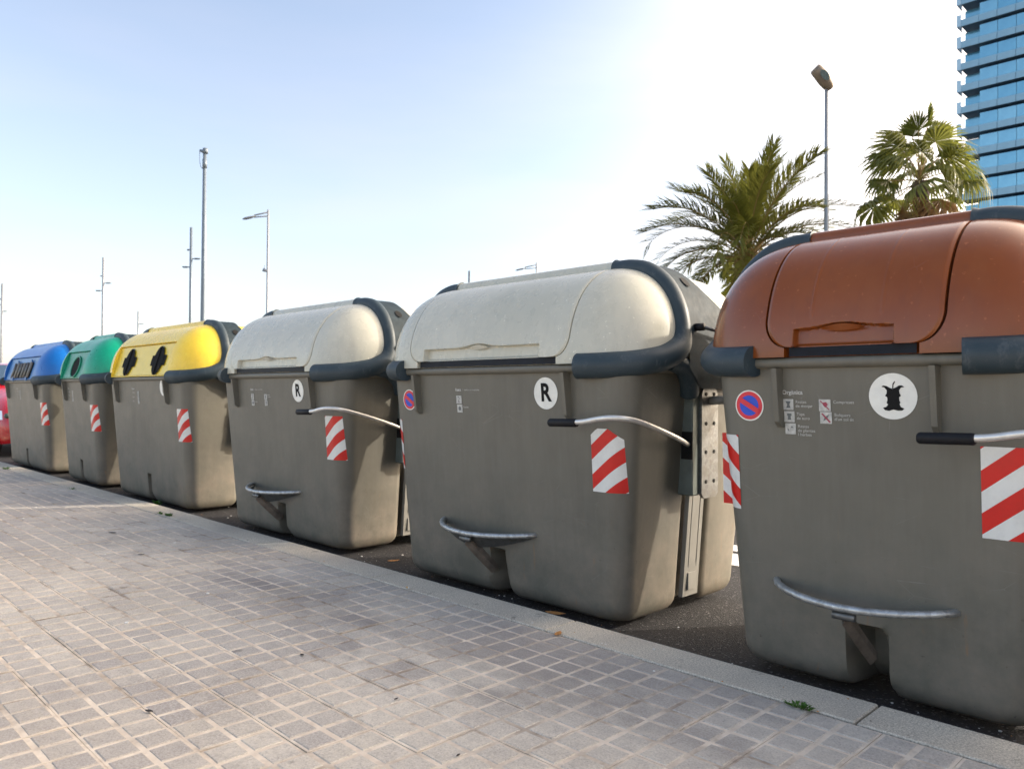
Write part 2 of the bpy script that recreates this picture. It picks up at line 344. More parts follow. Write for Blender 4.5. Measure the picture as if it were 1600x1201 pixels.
class Geo:
    def __init__(s): s.v = []; s.f = []; s.m = []
    def add(s, v, f, m=0):
        b = len(s.v); s.v += [tuple(x) for x in v]; s.f += [tuple(i + b for i in q) for q in f]; s.m += [m] * len(f); return s
    def box(s, x0, x1, y0, y1, z0, z1, m=0, bev=0):
        if bev:
            b = bev; P = []
            for z, i in ((z0, b), (z0 + b, 0), (z1 - b, 0), (z1, b)):
                P += [(x0 + i + (b if not i else 0) * 0, y0 + i, z), (x1 - i, y0 + i, z), (x1 - i, y1 - i, z), (x0 + i, y1 - i, z)]
            # octagonal corner columns
            V = []
            for z, i in ((z0, b), (z0 + b, 0), (z1 - b, 0), (z1, b)):
                j = b
                for (cx, cy, sx, sy, fl) in ((x0, y0, 1, 1, 0), (x1, y0, -1, 1, 1), (x1, y1, -1, -1, 0), (x0, y1, 1, -1, 1)):
                    a = (cx + sx * i, cy + sy * (j + i * .0 + (0 if i == 0 else i * .0)), z); c = (cx + sx * (j), cy + sy * i, z)
                    if i: a = (cx + sx * i, cy + sy * j * 1.5, z); c = (cx + sx * j * 1.5, cy + sy * i, z)
                    V += [a, c] if not fl else [c, a]
            F = []
            for k in range(3):
                for q in range(8):
                    F.append((k * 8 + q, k * 8 + (q + 1) % 8, k * 8 + 8 + (q + 1) % 8, k * 8 + 8 + q))
            F.append(tuple(range(7, -1, -1))); F.append(tuple(range(24, 32)))
            return s.add(V, F, m)
        V = [(x0, y0, z0), (x1, y0, z0), (x1, y1, z0), (x0, y1, z0), (x0, y0, z1), (x1, y0, z1), (x1, y1, z1), (x0, y1, z1)]
        return s.add(V, [(0, 3, 2, 1), (4, 5, 6, 7), (0, 1, 5, 4), (1, 2, 6, 5), (2, 3, 7, 6), (3, 0, 4, 7)], m)
    def tube(s, path, rad, seg=12, m=0, cap=True, sq=(1, 1), close=False):
        P = [Vector(p) for p in path]; n = len(P)
        rr = rad if hasattr(rad, '__len__') else [rad] * n
        T = [((P[min(i + 1, n - 1)] - P[max(i - 1, 0)])).normalized() for i in range(n)]
        ref = Vector((0, 0, 1)) if abs(T[0].z) < .9 else Vector((1, 0, 0))
        N = (ref - T[0] * ref.dot(T[0])).normalized(); V = []; F = []
        for i in range(n):
            N = (N - T[i] * N.dot(T[i])).normalized(); B = T[i].cross(N)
            for k in range(seg):
                a = 2 * PI * k / seg
                V.append(P[i] + N * (math.cos(a) * rr[i] * sq[0]) + B * (math.sin(a) * rr[i] * sq[1]))
        for i in range(n - 1):
            for k in range(seg):
                F.append((i * seg + k, i * seg + (k + 1) % seg, (i + 1) * seg + (k + 1) % seg, (i + 1) * seg + k))
        if cap: F.append(tuple(range(seg - 1, -1, -1))); F.append(tuple((n - 1) * seg + k for k in range(seg)))
        return s.add(V, F, m)
    def grid(s, rows, m=0, flip=False):
        nr = len(rows); nc = len(rows[0]); V = [p for r in rows for p in r]; F = []
        for i in range(nr - 1):
            for j in range(nc - 1):
                q = (i * nc + j, i * nc + j + 1, (i + 1) * nc + j + 1, (i + 1) * nc + j)
                F.append(q[::-1] if flip else q)
        return s.add(V, F, m)
    def mk(s, name, mats, parent=None, **kw): return mk(name, s.v, s.f, mats, parent, mi=s.m, **kw)
def cr(pts, n=6):
    """Catmull-Rom through points"""
    P = [Vector(p) for p in pts]; P = [P[0] * 2 - P[1]] + P + [P[-1] * 2 - P[-2]]; out = []
    for i in range(1, len(P) - 2):
        for k in range(n):
            t = k / n; a, b, c, d = P[i - 1:i + 3]
            out.append(.5 * ((2 * b) + (c - a) * t + (2 * a - 5 * b + 4 * c - d) * t * t + (3 * b - a - 3 * c + d) * t ** 3))
    out.append(P[-2]); return out
def empty(name, loc, label, cat, group=None, rot=0, kind=None):
    o = bpy.data.objects.new(name, None); COL.objects.link(o); o.location = loc; o.rotation_euler = (0, 0, rot); o.empty_display_size = .2
    o['label'] = label; o['category'] = cat
    if group: o['group'] = group
    if kind: o['kind'] = kind
    return o
def tag(o, label, cat, group=None):
    o['label'] = label; o['category'] = cat
    if group: o['group'] = group
    return o
def structure(o): o['kind'] = 'structure'; return o
def sharp(o, ang=35):
    me = o.data
    try: me.set_sharp_from_angle(angle=R(ang))
    except Exception: pass
    return o
def text(name, body, size, mat, parent, loc, rot=(PI / 2, 0, 0), align='LEFT', bold=0.0, sx=1):
    c = bpy.data.curves.new(name, 'FONT'); c.body = body; c.size = size; c.align_x = align; c.align_y = 'CENTER'; c.space_line = .95
    c.fill_mode = 'BOTH' if hasattr(c, 'fill_mode') else c.fill_mode; c.dimensions = '2D'; c.offset = bold; c.resolution_u = 4
    c.materials.append(M[mat]); tmp = bpy.data.objects.new(name, c); me = bpy.data.meshes.new_from_object(tmp); bpy.data.objects.remove(tmp); bpy.data.curves.remove(c)
    o = bpy.data.objects.new(name, me); COL.objects.link(o); o.parent = parent; o.location = loc; o.rotation_euler = rot; o.scale = (sx, 1, 1)
    return o

# ------------------------------------------------------------------ ground, road, pavement, kerb
ROAD = -0.10
g = Geo(); g.add([(-900, 2.3, ROAD), (900, 2.3, ROAD), (900, 1500, ROAD), (-900, 1500, ROAD)], [(0, 1, 2, 3)])
structure(g.mk('road', 'asphalt', smooth=False))
g = Geo(); g.add([(-900, -900, ROAD - .03), (900, -900, ROAD - .03), (900, 1500, ROAD - .03), (-900, 1500, ROAD - .03)], [(0, 1, 2, 3)])
structure(g.mk('ground', 'asphalt', smooth=False))
KY0, KY1 = 2.262, 2.457
soil = Geo(); soil.box(-90, 40, 2.258, 2.282, -.10, -.0095)
pave = Geo(); pave.box(-90, 40, -30, KY0 - .006, -.14, -.012)
pavement = structure(pave.mk('pavement', 'field', smooth=False))
# white markings on the road beyond the containers
g = Geo()
for x0, x1, y0, y1 in ((-60, 30, 4.27, 4.58), (-60, 30, 4.66, 4.84)):
    g.box(x0, x1, y0, y1, ROAD, ROAD + .004)
structure(g.mk('road_marking', 'paint', smooth=False))

structure(soil.mk('joint_soil', 'soil', smooth=False))
# kerb stones
kerb = bpy.data.objects.new('kerb', None); COL.objects.link(kerb); kerb['kind'] = 'structure'; kerb.location = (0, KY0, 0)
random.seed(5)
sg = Geo(); sg.box(.003, 1.197, .0125, KY1 - KY0, -.16, 0, bev=.004)
kme = None
for k in range(-50, 9):
    x = -.898 + k * 1.2
    if kme is None:
        o = sg.mk('kerb_stone', 'granite', kerb, smooth=False); kme = o.data
    else: o = link('kerb_stone', kme, kerb)
    o.location = (x, 0, random.uniform(-.002, .001)); o.rotation_euler = (random.uniform(-.004, .004), 0, random.uniform(-.0012, .0012))

# paving tiles: 20 cm concrete tiles with four raised pads; nearest 300 are objects, the rest one mesh
def tile_geo(rnd):
    g = Geo(); g.box(-.0990, .0990, -.0990, .0990, -.02, -.0022, 0)
    for sx in (-1, 1):
        for sy in (-1, 1):
            cx, cy = sx * .0497, sy * .0497; h = .0433 + rnd.uniform(-.0016, .0010); h2 = .0433 + rnd.uniform(-.0014, .0010); b = .0035
            j = lambda: rnd.uniform(-.0012, .0012)
            dz = rnd.uniform(-.0010, .0006)
            V = [(cx + a * h + j(), cy + c * h2 + j(), -.0030) for a, c in ((-1, -1), (1, -1), (1, 1), (-1, 1))]
            V += [(cx + a * (h - b), cy + c * (h2 - b), dz) for a, c in ((-1, -1), (1, -1), (1, 1), (-1, 1))]
            g.add(V, [(0, 1, 5, 4), (1, 2, 6, 5), (2, 3, 7, 6), (3, 0, 4, 7), (4, 5, 6, 7)], 1)
    return g
rt = random.Random(11)
variants = [tile_geo(rt) for _ in range(7)]
vmesh = []
for vi, tg in enumerate(variants):
    for sh in range(3):
        me = bpy.data.meshes.new('paving_tile'); me.from_pydata(tg.v, [], tg.f); me.materials.append(M['sand']); me.materials.append(M['pad'])
        me.polygons.foreach_set('material_index', tg.m)
        a = me.attributes.new('tint', 'FLOAT', 'POINT')
        for t_i in range(len(tg.v)):
            pad = max(0, (t_i - 8) // 8); a.data[t_i].value = min(1, max(0, (.12, .45, .85)[sh] + random.Random(vi * 7 + sh * 3 + pad).uniform(-.25, .25)))
        vmesh.append(me)
TX0, TY0 = -1.419, 1.664
cells = []
for i in range(-90, 16):
    for j in range(-14, 3):
        x = TX0 + .2 * i + .1; y = TY0 + .2 * j + .1
        d = (Vector((x, y, 0)) - Vector((0, 0, CAM_H)))
        dep = d.dot(F_)
        vis = dep > .2 and abs(d.dot(RT) / dep) < .68 and abs(d.dot(UP) / dep) < .52
        cells.append((x, y, dep if vis else 50 + d.length, i, j))
cells.sort(key=lambda c: c[2])
rest = Geo(); rest_t = []
for n_, (x, y, dep, i, j) in enumerate(cells):
    w = rt.random(); k = rt.randrange(7)
    big = noise.noise(Vector((x * .55, y * .8, 3))) + rt.uniform(-.35, .35)
    sh = 0 if big < -.02 else (1 if big < .26 else 2)
    z = rt.uniform(-.0020, .0014) + (-.004 if rt.random() < .02 else 0); rz = rt.uniform(-.006, .006)
    me = vmesh[k * 3 + sh]
    if n_ < 300:
        o = link('paving_tile', me, pavement); o.location = (x, y, z); o.rotation_euler = (rt.uniform(-.009, .009), rt.uniform(-.009, .009), rz)
    else:
        b = len(rest.v); tg = variants[k]
        rest.v += [(v[0] + x, v[1] + y, v[2] + z) for v in tg.v]; rest.f += [tuple(q + b for q in f) for f in tg.f]; rest.m += tg.m
        rest_t += [d.value for d in me.attributes['tint'].data]
o = mk('paving_tiles', rest.v, rest.f, ['sand', 'pad'], pavement, smooth=False, mi=rest.m, kind='stuff', recalc=False)
a = o.data.attributes.new('tint', 'FLOAT', 'POINT'); a.data.foreach_set('value', rest_t)

# ------------------------------------------------------------------ containers
Z0, RZ, HY, RY, RX = 1.06, .458, .20, .40, .39
PW = 2.15
PX = 2.55
BX = .02
CY = 3.18
def dome_k(x, hx):
    a = max(abs(x) - hx, 0) / RX; return max(0, 1 - a ** PX) ** (1 / PX)
def dome_y(x, z, hx, off=0):
    k = dome_k(x, hx); s = (z - Z0) / RZ
    c = max(0, k ** PW - max(0, s) ** PW) ** (1 / PW); return -HY - RY * c - off
def body_h(z, e):
    t = (z + .07) / 1.1
    return .475 + e + .085 * t, .475 + .085 * t, .085 + .035 * t      # half x, half y, corner radius
def body_front(x, z, e):
    hx, hy, r = body_h(z, e); ax = abs(x - BX)
    if ax <= hx - r: return -hy
    d = min(ax - (hx - r), r); return -hy + r - math.sqrt(max(0, r * r - d * d))
def smooth01(t): t = max(0, min(1, t)); return t * t * (3 - 2 * t)

def make_container(cx, kind, lidmat, label, name='waste_container', seed=0, sy=0.0):
    """kind: wide/narrow + flap or openings."""
    wide = kind['wide']; e = kind.get('e', .28 if wide else 0.0); hx = .25 + e
    root = empty(name, (cx, CY + sy, ROAD), label, 'waste container', 'waste containers along the kerb')
    Zo = -ROAD
    OFF = (0, 0, Zo)
    flap = kind.get('flap', False)
    # ---- body shell: two lobes and a core
    g = Geo()
    zs = [-.07, -.066, -.056, -.04, -.02, .0, .02, .04, .06, .08, .10, .12, .135, .15, .165, .18, .2, .24, .3, .4, .5, .6, .7, .8, .9, .97, 1.03]
    def inset(z):
        t = (z + .07) / .07
        return .05 * (1 - math.sqrt(max(0, 1 - (1 - t) ** 2))) if t < 1 else 0
    nh = kind.get('notch', .14); nw = kind.get('nw', .03)
    for lobe in (-1, 1):
        yin = -.05 if lobe < 0 else -.12
        rows = []
        for z in zs:
            H, D, r = body_h(z, e); i_ = inset(z); H -= i_; D -= i_; ri = .05
            pts = []
            def arc(cx_, cy_, rad, a0, a1, n=7):
                for k in range(n): 
                    a = R(a0 + (a1 - a0) * k / (n - 1)); pts.append((cx_ + rad * math.cos(a), cy_ + rad * math.sin(a)))
            yi = yin - (i_ if z < .0 else 0)
            arc(-H + r, -D + r, r, 180, 270, 10)
            nx = 44; xa = H - r
            for k in range(1, nx):
                u = -1 + 2 * k / nx; x = xa * (abs(u) ** 1.7) * (1 if u > 0 else -1)
                pts.append((x, -D))
            arc(H - r, -D + r, r, 270, 360, 10)
            arc(H - ri, yi - ri, ri, 0, 90, 5); arc(-H + ri, yi - ri, ri, 90, 180, 5)
            if lobe < 0:
                out = []
                for (x, y) in pts:
                    if y < -D + .02:
                        fz = 1 - smooth01((z - nh + .025) / .035)
                        fx = 1 - smooth01((abs(x) - nw * (1 + .25 * (nh - z) / .2)) / .03)
                        rr = 1 - smooth01((abs(x) - nw) / .10)
                        y += .16 * fz * fx + .03 * rr * (1 - smooth01((z + .07) / .09))
                        zz = z
                    out.append((x, y, z))
                rows.append([(p[0] + BX, p[1], p[2]) for p in out])
            else:
                rows.append([(x + BX, -y, z) for (x, y) in pts])
        nc = len(rows[0]); V = [p for r_ in rows for p in r_]; Fc = []
        for i in range(len(rows) - 1):
            for j in range(nc): Fc.append((i * nc + j, i * nc + (j + 1) % nc, (i + 1) * nc + (j + 1) % nc, (i + 1) * nc + j))
        Fc.append(tuple(range(nc))); Fc.append(tuple((len(rows) - 1) * nc + j for j in range(nc)))
        g.add(V, Fc)
    # core between the lobes, slightly recessed
    rows = []
    for z in (-.03, .3, .7, 1.02):
        H = body_h(z, e)[0] - .035; rows.append([(-H, -.10, z), (H, -.10, z), (H, .17, z), (-H, .17, z)])
    V = [p for r_ in rows for p in r_]; Fc = [(0, 1, 2, 3), (12, 13, 14, 15)]
    for i in range(3):
        for j in range(4): Fc.append((i * 4 + j, i * 4 + (j + 1) % 4, i * 4 + 4 + (j + 1) % 4, i * 4 + 4 + j))
    g.add(V, Fc)
    body = sharp(g.mk('body', 'body', root, off=OFF), 40)
    # ---- rim
    rows = []
    for z, ex in ((1.022, .0), (1.024, .018), (1.034, .026), (1.050, .026), (1.058, .020), (1.060, .0)):
        H, D, r = body_h(1.03, e); H += ex; D += ex; r += ex; pts = []
        for (sx, s_y, a0) in ((-1, -1, 180), (1, -1, 270), (1, 1, 0), (-1, 1, 90)):
            for k in range(9):
                a = R(a0 + 90 * k / 8); pts.append((BX + sx * (H - r) + r * math.cos(a), s_y * (D - r) + r * math.sin(a), z))
        rows.append(pts)
    nc = len(rows[0]); V = [p for r_ in rows for p in r_]; Fc = []
    for i in range(len(rows) - 1):
        for j in range(nc): Fc.append((i * nc + j, i * nc + (j + 1) % nc, (i + 1) * nc + (j + 1) % nc, (i + 1) * nc + j))
    Fc.append(tuple((len(rows) - 1) * nc + j for j in range(nc)))
    sharp(mk('rim', V, Fc, 'body', root, off=OFF), 50)
    # ---- front ribs
    for s in (-1, 1):
        g = Geo(); x = s * (.255 + e) - (kind.get('ribshift', 0) if s > 0 else 0); yb = -body_h(.95, e)[1]
        y1 = yb + .03; V = []
        for (z, pr) in ((.815, .012), (.835, .034), (1.022, .046)):
            yf = -body_h(z, e)[1] - pr
            V += [(x - .009, yf, z), (x + .009, yf, z), (x + .013, y1, z), (x - .013, y1, z)]
        Fc = [(0, 1, 2, 3), (8, 9, 10, 11)]
        for i in range(2):
            for j in range(4): Fc.append((i * 4 + j, i * 4 + (j + 1) % 4, i * 4 + 4 + (j + 1) % 4, i * 4 + 4 + j))
        g.add(V, Fc); g.mk('rib', 'body', root, smooth=False, off=OFF)
    # ---- lids
    zl = [Z0 + .004 * i for i in range(0, 36)]
    zl = [z for z in zl if z < 1.2] + [Z0 + RZ * math.sin(a) for a in [math.asin(.14 / RZ) + (R(90) - math.asin(.14 / RZ)) * k / 26 for k in range(1, 27)]]
    We = .285 + e
    SLOT = 1.093
    def xe(z):
        if not flap: return .30 + e
        t = (z - SLOT) / .10
        if t < 0: return We - .075
        return We - .08 * (1 - math.sqrt(max(0, 1 - (1 - min(1, t)) ** 2)))
    PT = 1.345
    def face(z, x, off): return (x, dome_y(x, z, hx, off), z)
    g = Geo(); rows = []
    for z in zl:
        s_ = min(1, (z - Z0) / RZ); xm = hx + RX * max(0, 1 - s_ ** PX) ** (1 / PX) ; row = []
        xin = xe(z); rec = .032
        active = True
        if flap:
            if z < SLOT: rec = .034
            if z > Z0 + RZ * .985: rec = 0
        else:
            active = z < PT; rec = .045
            if z < Z0 + .012: active = False
        gp = kind.get('gap', .0062)
        A = [xin + gp, xin + gp + .002]
        th0 = 0
        # end part
        ends = []
        x0 = xin + gp
        for k in range(25):
            u = k / 24
            # cosine spacing towards the end
            x = x0 + (xm - x0) * math.sin(u * PI / 2); ends.append(x)
        for x in reversed(ends): row.append(face(z, -x, 0) if x < xm - 1e-6 else (-xm, -HY, z))
        for k in range(13):
            x = (-1 + 2 * k / 12) * (xin + gp - .0015 if active and rec else xin + gp)
            p = face(z, x, 0)
            if active and rec:
                if flap: p = (p[0], p[1] + rec, p[2])
                else: p = (p[0], max(p[1] + rec, -.50 - .10 * (1 - (z - Z0) / .285)), p[2])
            row.append(p)
        for x in ends: row.append(face(z, x, 0) if x < xm - 1e-6 else (xm, -HY, z))
        rows.append(row)
    g.grid(rows)
    lid = sharp(g.mk('lid', lidmat, root, off=OFF, recalc=False), 32)
    # lid underside lip
    # rear lid with saddle between
    g = Geo(); rows = []
    NS = 48
    for yk in [-HY, -.1, 0, .1, HY]:
        row = []
        for k in range(NS + 1):
            a = max(0, PI - PI * k / NS)
            sgn = (1 if math.cos(a) > 1e-6 else (-1 if math.cos(a) < -1e-6 else 0)); x = sgn * (hx + RX * abs(math.cos(a)) ** (2 / PX)); row.append((x, yk, Z0 + RZ * math.sin(a) ** (2 / PX)))
        rows.append(row)
    for kk in range(1, 17):
        b = R(90) * kk / 16; row = []
        for k in range(NS + 1):
            a = max(0, PI - PI * k / NS)
            sgn = (1 if math.cos(a) > 1e-6 else (-1 if math.cos(a) < -1e-6 else 0))
            # end-on ellipse shrinks as we go back
            q_ = max(0, math.cos(b)) ** (2 / PW); row.append((sgn * (hx + RX * abs(math.cos(a)) ** (2 / PX) * q_), HY + RY * math.sin(b) ** (2 / PW), Z0 + RZ * math.sin(a) ** (2 / PX) * q_))
        rows.append(row)
    g.grid(rows); g.mk('rear_lid', lidmat, root, off=OFF, recalc=False)
    # flap
    if flap:
        g = Geo(); rows = []; ncol = 150
        zf = [SLOT + .003 * i for i in range(36)] + [z for z in zl if z > SLOT + .11]
        zf = [z for z in zf if z <= Z0 + RZ * .975]
        fw = .165 if not wide else .415; fc = -.02
        for z in zf:
            w = xe(z); row = []
            for k in range(ncol + 1):
                x = -w + 2 * w * k / ncol
                y = dome_y(x, z, hx, .007)
                edge = min(k, ncol - k) * (2 * w / ncol)
                y += .006 * (1 - smooth01(edge / .012))
                top = 1.156 + .016 * math.exp(-((x - fc) / .085) ** 2)
                ins = smooth01((fw - abs(x - fc)) / .008) * smooth01((top - z) / .007) * (1 - .35 * smooth01((1.105 - z) / .01))
                y += .028 * ins
                # finger scoop
                q = ((x - fc) / .075) ** 2 + ((z - 1.157) / .011) ** 2
                if q < 1 and False: y -= .004 * (1 - q)
                # two faint moulding lines
                if kind.get('beads'):
                    for bx in (-.125, .105):
                        y -= .0028 * max(0, 1 - abs(x - bx) / .006) * smooth01((z - 1.18) / .03)
                row.append((x, y, z))
            rows.append(row)
        # rolled-in border all round
        def roll(p, q): return (q[0], q[1] + .022, q[2])
        rows = [[roll(None, p) for p in rows[0]]] + rows + [[roll(None, p) for p in rows[-1]]]
        rows = [[(r_[0][0], r_[0][1] + .022, r_[0][2])] + r_ + [(r_[-1][0], r_[-1][1] + .022, r_[-1][2])] for r_ in rows]
        g.grid(rows); fl = sharp(g.mk('flap', lidmat, root, off=OFF, recalc=False), 38)
        # pull lens in the lip
        V = []; n = 20; Fc = []
        for k in range(n + 1):
            x = fc - .07 + .14 * k / n; h = .011 * math.sin(PI * k / n)
            V += [(x, dome_y(x, 1.158, hx, .0055), 1.152 + h + .003), (x, dome_y(x, 1.150, hx, -.006), 1.150 - h * .55)]
        for k in range(n): Fc.append((2 * k, 2 * k + 1, 2 * k + 3, 2 * k + 2))
        mk('finger_pull', V, Fc, lidmat, fl, off=OFF)
        g = Geo(); w = We - .078
        rows = [[(-w + 2 * w * k / 20, dome_y(-w + 2 * w * k / 20, z, hx, -.014), z) for k in range(21)] for z in (Z0 + .002, SLOT + .006)]
        g.grid(rows); g.mk('slot_seal', 'slot', root, off=OFF, recalc=False)
    else:
        # recessed throw-in panel
        w = .296 + e; pc = kind['panel']
        def pp(x, z, o=0): return (x, -.505 - .085 * (1 - (z - Z0) / .285) - o, z)
        g = Geo(); rows = [[pp(-w + 2 * w * k / 10, Z0 + .012 + (PT - .004 - Z0 - .012) * j / 6) for k in range(11)] for j in range(7)]
        g.grid(rows); pn = g.mk('throw_in_panel', pc, root, off=OFF, recalc=False)
        if kind.get('round'):
            V = [pp(.015, 1.185, .008)]; n = 32
            for k in range(n): a = 2 * PI * k / n; V.append(pp(.015 + .125 * math.cos(a), 1.185 + .108 * math.sin(a), .008))
            mk('round_opening', V, [(0, 1 + k, 1 + (k + 1) % n) for k in range(n)], 'rubber', pn, off=OFF, smooth=False)
            g = Geo(); P_ = [Vector(pp(.015 + .13 * math.cos(2 * PI * k / 32), 1.185 + .113 * math.sin(2 * PI * k / 32), .006)) for k in range(33)]
            g.tube(P_, .010, 6, cap=False); g.mk('opening_collar', pc, pn, off=OFF)
        if kind.get('slots'):
            g = Geo(); xs0, xs1 = -.40, .47
            V = [pp(xs0, 1.09, .006), pp(xs1, 1.09, .006), pp(xs1, 1.275, .006), pp(xs0, 1.275, .006)]
            mk('slot_opening', V, [(0, 1, 2, 3)], 'rubber', pn, off=OFF, smooth=False)
            for k in range(6):
                x = xs0 + .06 + (xs1 - xs0 - .12) * k / 5; g = Geo(); g.tube([pp(x, 1.085, .018), pp(x, 1.28, .018)], .017, 8); g.mk('slot_bar', 'panelgrey' if k % 2 else 'galv', pn, off=OFF)
            for x in (xs0 + .12, xs1 - .10):
                for z in (1.077, 1.29):
                    g = Geo(); a = Vector(pp(x, z, .004)); b = Vector(pp(x, z, .022)); g.tube([a, b], .028, 12); g.mk('hinge_boss', pc, pn, off=OFF, smooth=False)
        if kind.get('cross'):
            for xc in (-.34, .37):
                n = 48; V = [pp(xc, 1.198, .011)] + [pp(xc + .110 * math.cos(2 * PI * k / n), 1.198 + .128 * math.sin(2 * PI * k / n), .011) for k in range(n)]
                Fc = [(0, 1 + k, 1 + (k + 1) % n) for k in range(n)]
                V += [pp(xc - .16, 1.152, .008), pp(xc + .16, 1.152, .008), pp(xc + .16, 1.244, .008), pp(xc - .16, 1.244, .008)]; Fc += [(n + 1, n + 2, n + 3, n + 4)]
                mk('cross_opening', V, Fc, 'rubber', pn, off=OFF, smooth=False)
                g = Geo(); g.tube([pp(xc, 1.195 - .115, .012), pp(xc, 1.195 + .115, .012)], .008, 6); g.mk('rubber_rib', 'rubber', pn, off=OFF)
    # ---- hinge beam on top
    g = Geo(); bx = .275 + e; rows = []
    sec = [(-.262, 1.480), (-.271, 1.500), (-.270, 1.526), (-.260, 1.544), (-.240, 1.553), (-.20, 1.555), (-.14, 1.547), (-.08, 1.528), (-.05, 1.508)]
    for x in (-bx, -bx + .001, -bx * .5, 0, bx * .5, bx - .001, bx): rows.append([(x, y, z) for y, z in sec])
    g.grid(rows, flip=True); g.add(rows[0], [tuple(range(9))]); g.add(rows[-1], [tuple(range(9))]); sharp(g.mk('hinge_beam', lidmat, root, off=OFF), 50)
    for s in (-1, 1):
        g = Geo()
        X = lambda x: s * (x + e)
        path = cr([(X(.274), -.232, 1.512), (X(.36), -.232, 1.510), (X(.455), -.228, 1.485), (X(.545), -.225, 1.412), (X(.602), -.225, 1.310), (X(.628), -.235, 1.205), (X(.636), -.268, 1.135),
                   (X(.625), -.345, 1.090), (X(.590), -.430, 1.068), (X(.530), -.505, 1.056), (X(.450), -.560, 1.050), (X(.335), -.590, 1.048)], 5)
        n = len(path); rads = []
        for i in range(n):
            t = i / (n - 1); rads.append(.043 if t < .4 else .043 + .013 * smooth01((t - .4) / .2))
        rads[0] = .050
        g.tube(path, rads, 20)
        # same bumper on the rear
        path = cr([(X(.634), .27, 1.12), (X(.625), .35, 1.085), (X(.600), .43, 1.062), (X(.535), .50, 1.052), (X(.455), .556, 1.050), (X(.33), .590, 1.048)], 4)
        g.tube(path, .055, 12)
        # top cap behind the arch and end plate
        zc = [(1.515, -.06), (1.48, -.07), (1.43, -.05), (1.38, -.01), (1.32, .07), (1.23, .20), (1.16, .31), (1.06, .42), (1.02, .44), (.97, .44)]
        def y1(z):
            for (za, ya), (zb, yb) in zip(zc, zc[1:]):
                if zb <= z <= za: return ya + (yb - ya) * (za - z) / (za - zb)
            return zc[0][1] if z > zc[0][0] else zc[-1][1]
        rows = []; off = .034
        zz = [.955, .96, 1.0, 1.04] + [Z0 + RZ * math.sin(R(90) * k / 22) for k in range(0, 22)]
        for z in zz:
            row = []; s_ = min(1, max(0, (z - Z0) / RZ))
            ya, yb = -.235, y1(z)
            if z < 1.03: ya = -.235 + (1.03 - z) * 1.6
            for k in range(15):
                y = ya + (yb - ya) * k / 14
                b = max(0, abs(y) - HY) / RY; q = max(0, 1 - b ** PX - s_ ** PX) ** (1 / PX)
                x = .25 + RX * q
                row.append((X(x + off - (.0 if z > .97 else .02)), y, z + (off * .8 * s_)))
            last = row[-1]; row.append((last[0] - s * (off + .006), last[1] + .001, last[2] - .004)); rows.append(row)
        g.grid(rows, m=1, flip=(s < 0))
        # leg that drops from the bumper to the bracket
        g.tube(cr([(X(.622), -.31, 1.075), (X(.630), -.225, 1.05), (X(.618), -.155, .99), (X(.595), -.12, .93)], 5), [.045] * 3 + [.044] * 13, 12)
        sharp(g.mk('side_frame', ['navy', 'navyplate'], root, off=OFF, recalc=True), 45)
        fr = None
        # arch hole
        zc_ = 1.415; yh = -.13; b = 0; q = (1 - ((zc_ - Z0) / RZ) ** PX) ** (1 / PX); xh = .25 + RX * q + off + .004
        nrm = Vector((q / RX, 0, ((zc_ - Z0) / RZ) / RZ)).normalized(); nrm.x *= s
        c_ = Vector((X(xh), yh, zc_ + off * .7)); u = Vector((0, 1, 0)); v = nrm.cross(u)
        V = [c_] + [c_ + u * (.024 * math.cos(2 * PI * k / 20)) + v * (.030 * math.sin(2 * PI * k / 20)) for k in range(20)]
        mk('frame_hole', V, [(0, 1 + k, 1 + (k + 1) % 20) for k in range(20)], 'black', root, off=OFF, smooth=False)
        # end panel with two grooves
        g = Geo(); rows = []
        yl = [-.030, -.026, .000, .003, .007, .066, .070, .074, .100, .104]
        dl = [-.02, 0, 0, -.006, 0, 0, -.006, 0, 0, -.02]
        for z in (-.02, .0, .03, .10, .115, .2, .3, .4, .52):
            H = body_h(z, e)[0]; rows.append([(s * (H + s * BX + .004 + (d if z > .12 or abs(d) > .01 else 0)), y, z) for y, d in zip(yl, dl)])
        g.grid(rows, flip=(s < 0)); g.box(*sorted((s * (body_h(.05, e)[0] + s * BX + .004), s * (body_h(.05, e)[0] + s * BX + .011))), .005, .070, .012, .092)
        sharp(g.mk('end_panel', 'panelgrey', root, off=OFF, recalc=True), 30)
        # galvanised lift bracket
        g = Geo(); pts = []
        y0_, y1_ = -.058, .082; ym = (y0_ + y1_) / 2; rr = (y1_ - y0_) / 2
        prof = [(y0_ + .02, .455), (y1_ - .02, .455), (y1_, .475), (y1_, .91)] + [(ym + rr * math.cos(R(a)), .91 + rr * math.sin(R(a))) for a in range(15, 180, 15)] + [(y0_, .91), (y0_, .475)]
        xa, xb = sorted((X(.608), X(.624))); n = len(prof)
        V = [(xa, y, z) for y, z in prof] + [(xb, y, z) for y, z in prof]
        g.add(V, [tuple(range(n)), tuple(range(n, 2 * n))] + [(k, (k + 1) % n, n + (k + 1) % n, n + k) for k in range(n)])
        br = g.mk('lift_bracket', 'galv', root, off=OFF, smooth=False)
        g = Geo(); xa, xb = sorted((X(.50), X(.612)))
        g.box(xa, xb, -.118, -.052, .47, .93, bev=.006)
        fl2 = g.mk('bracket_housing', 'body' if False else 'navygreen', root, off=OFF, smooth=False)
        g = Geo(); xa, xb = sorted((X(.555), X(.613))); g.box(xa, xb, -.1205, -.117, .635, .76); g.mk('lever_socket', 'black', fl2, off=OFF, smooth=False)
        for z in (.93, .795, .665, .53):
            for y in (-.022, .046):
                g = Geo(); g.tube([(X(.6225), y, z), (X(.6265), y, z)], .009, 10, m=0); g.mk('bolt_hole', 'black', br, off=OFF, smooth=False)
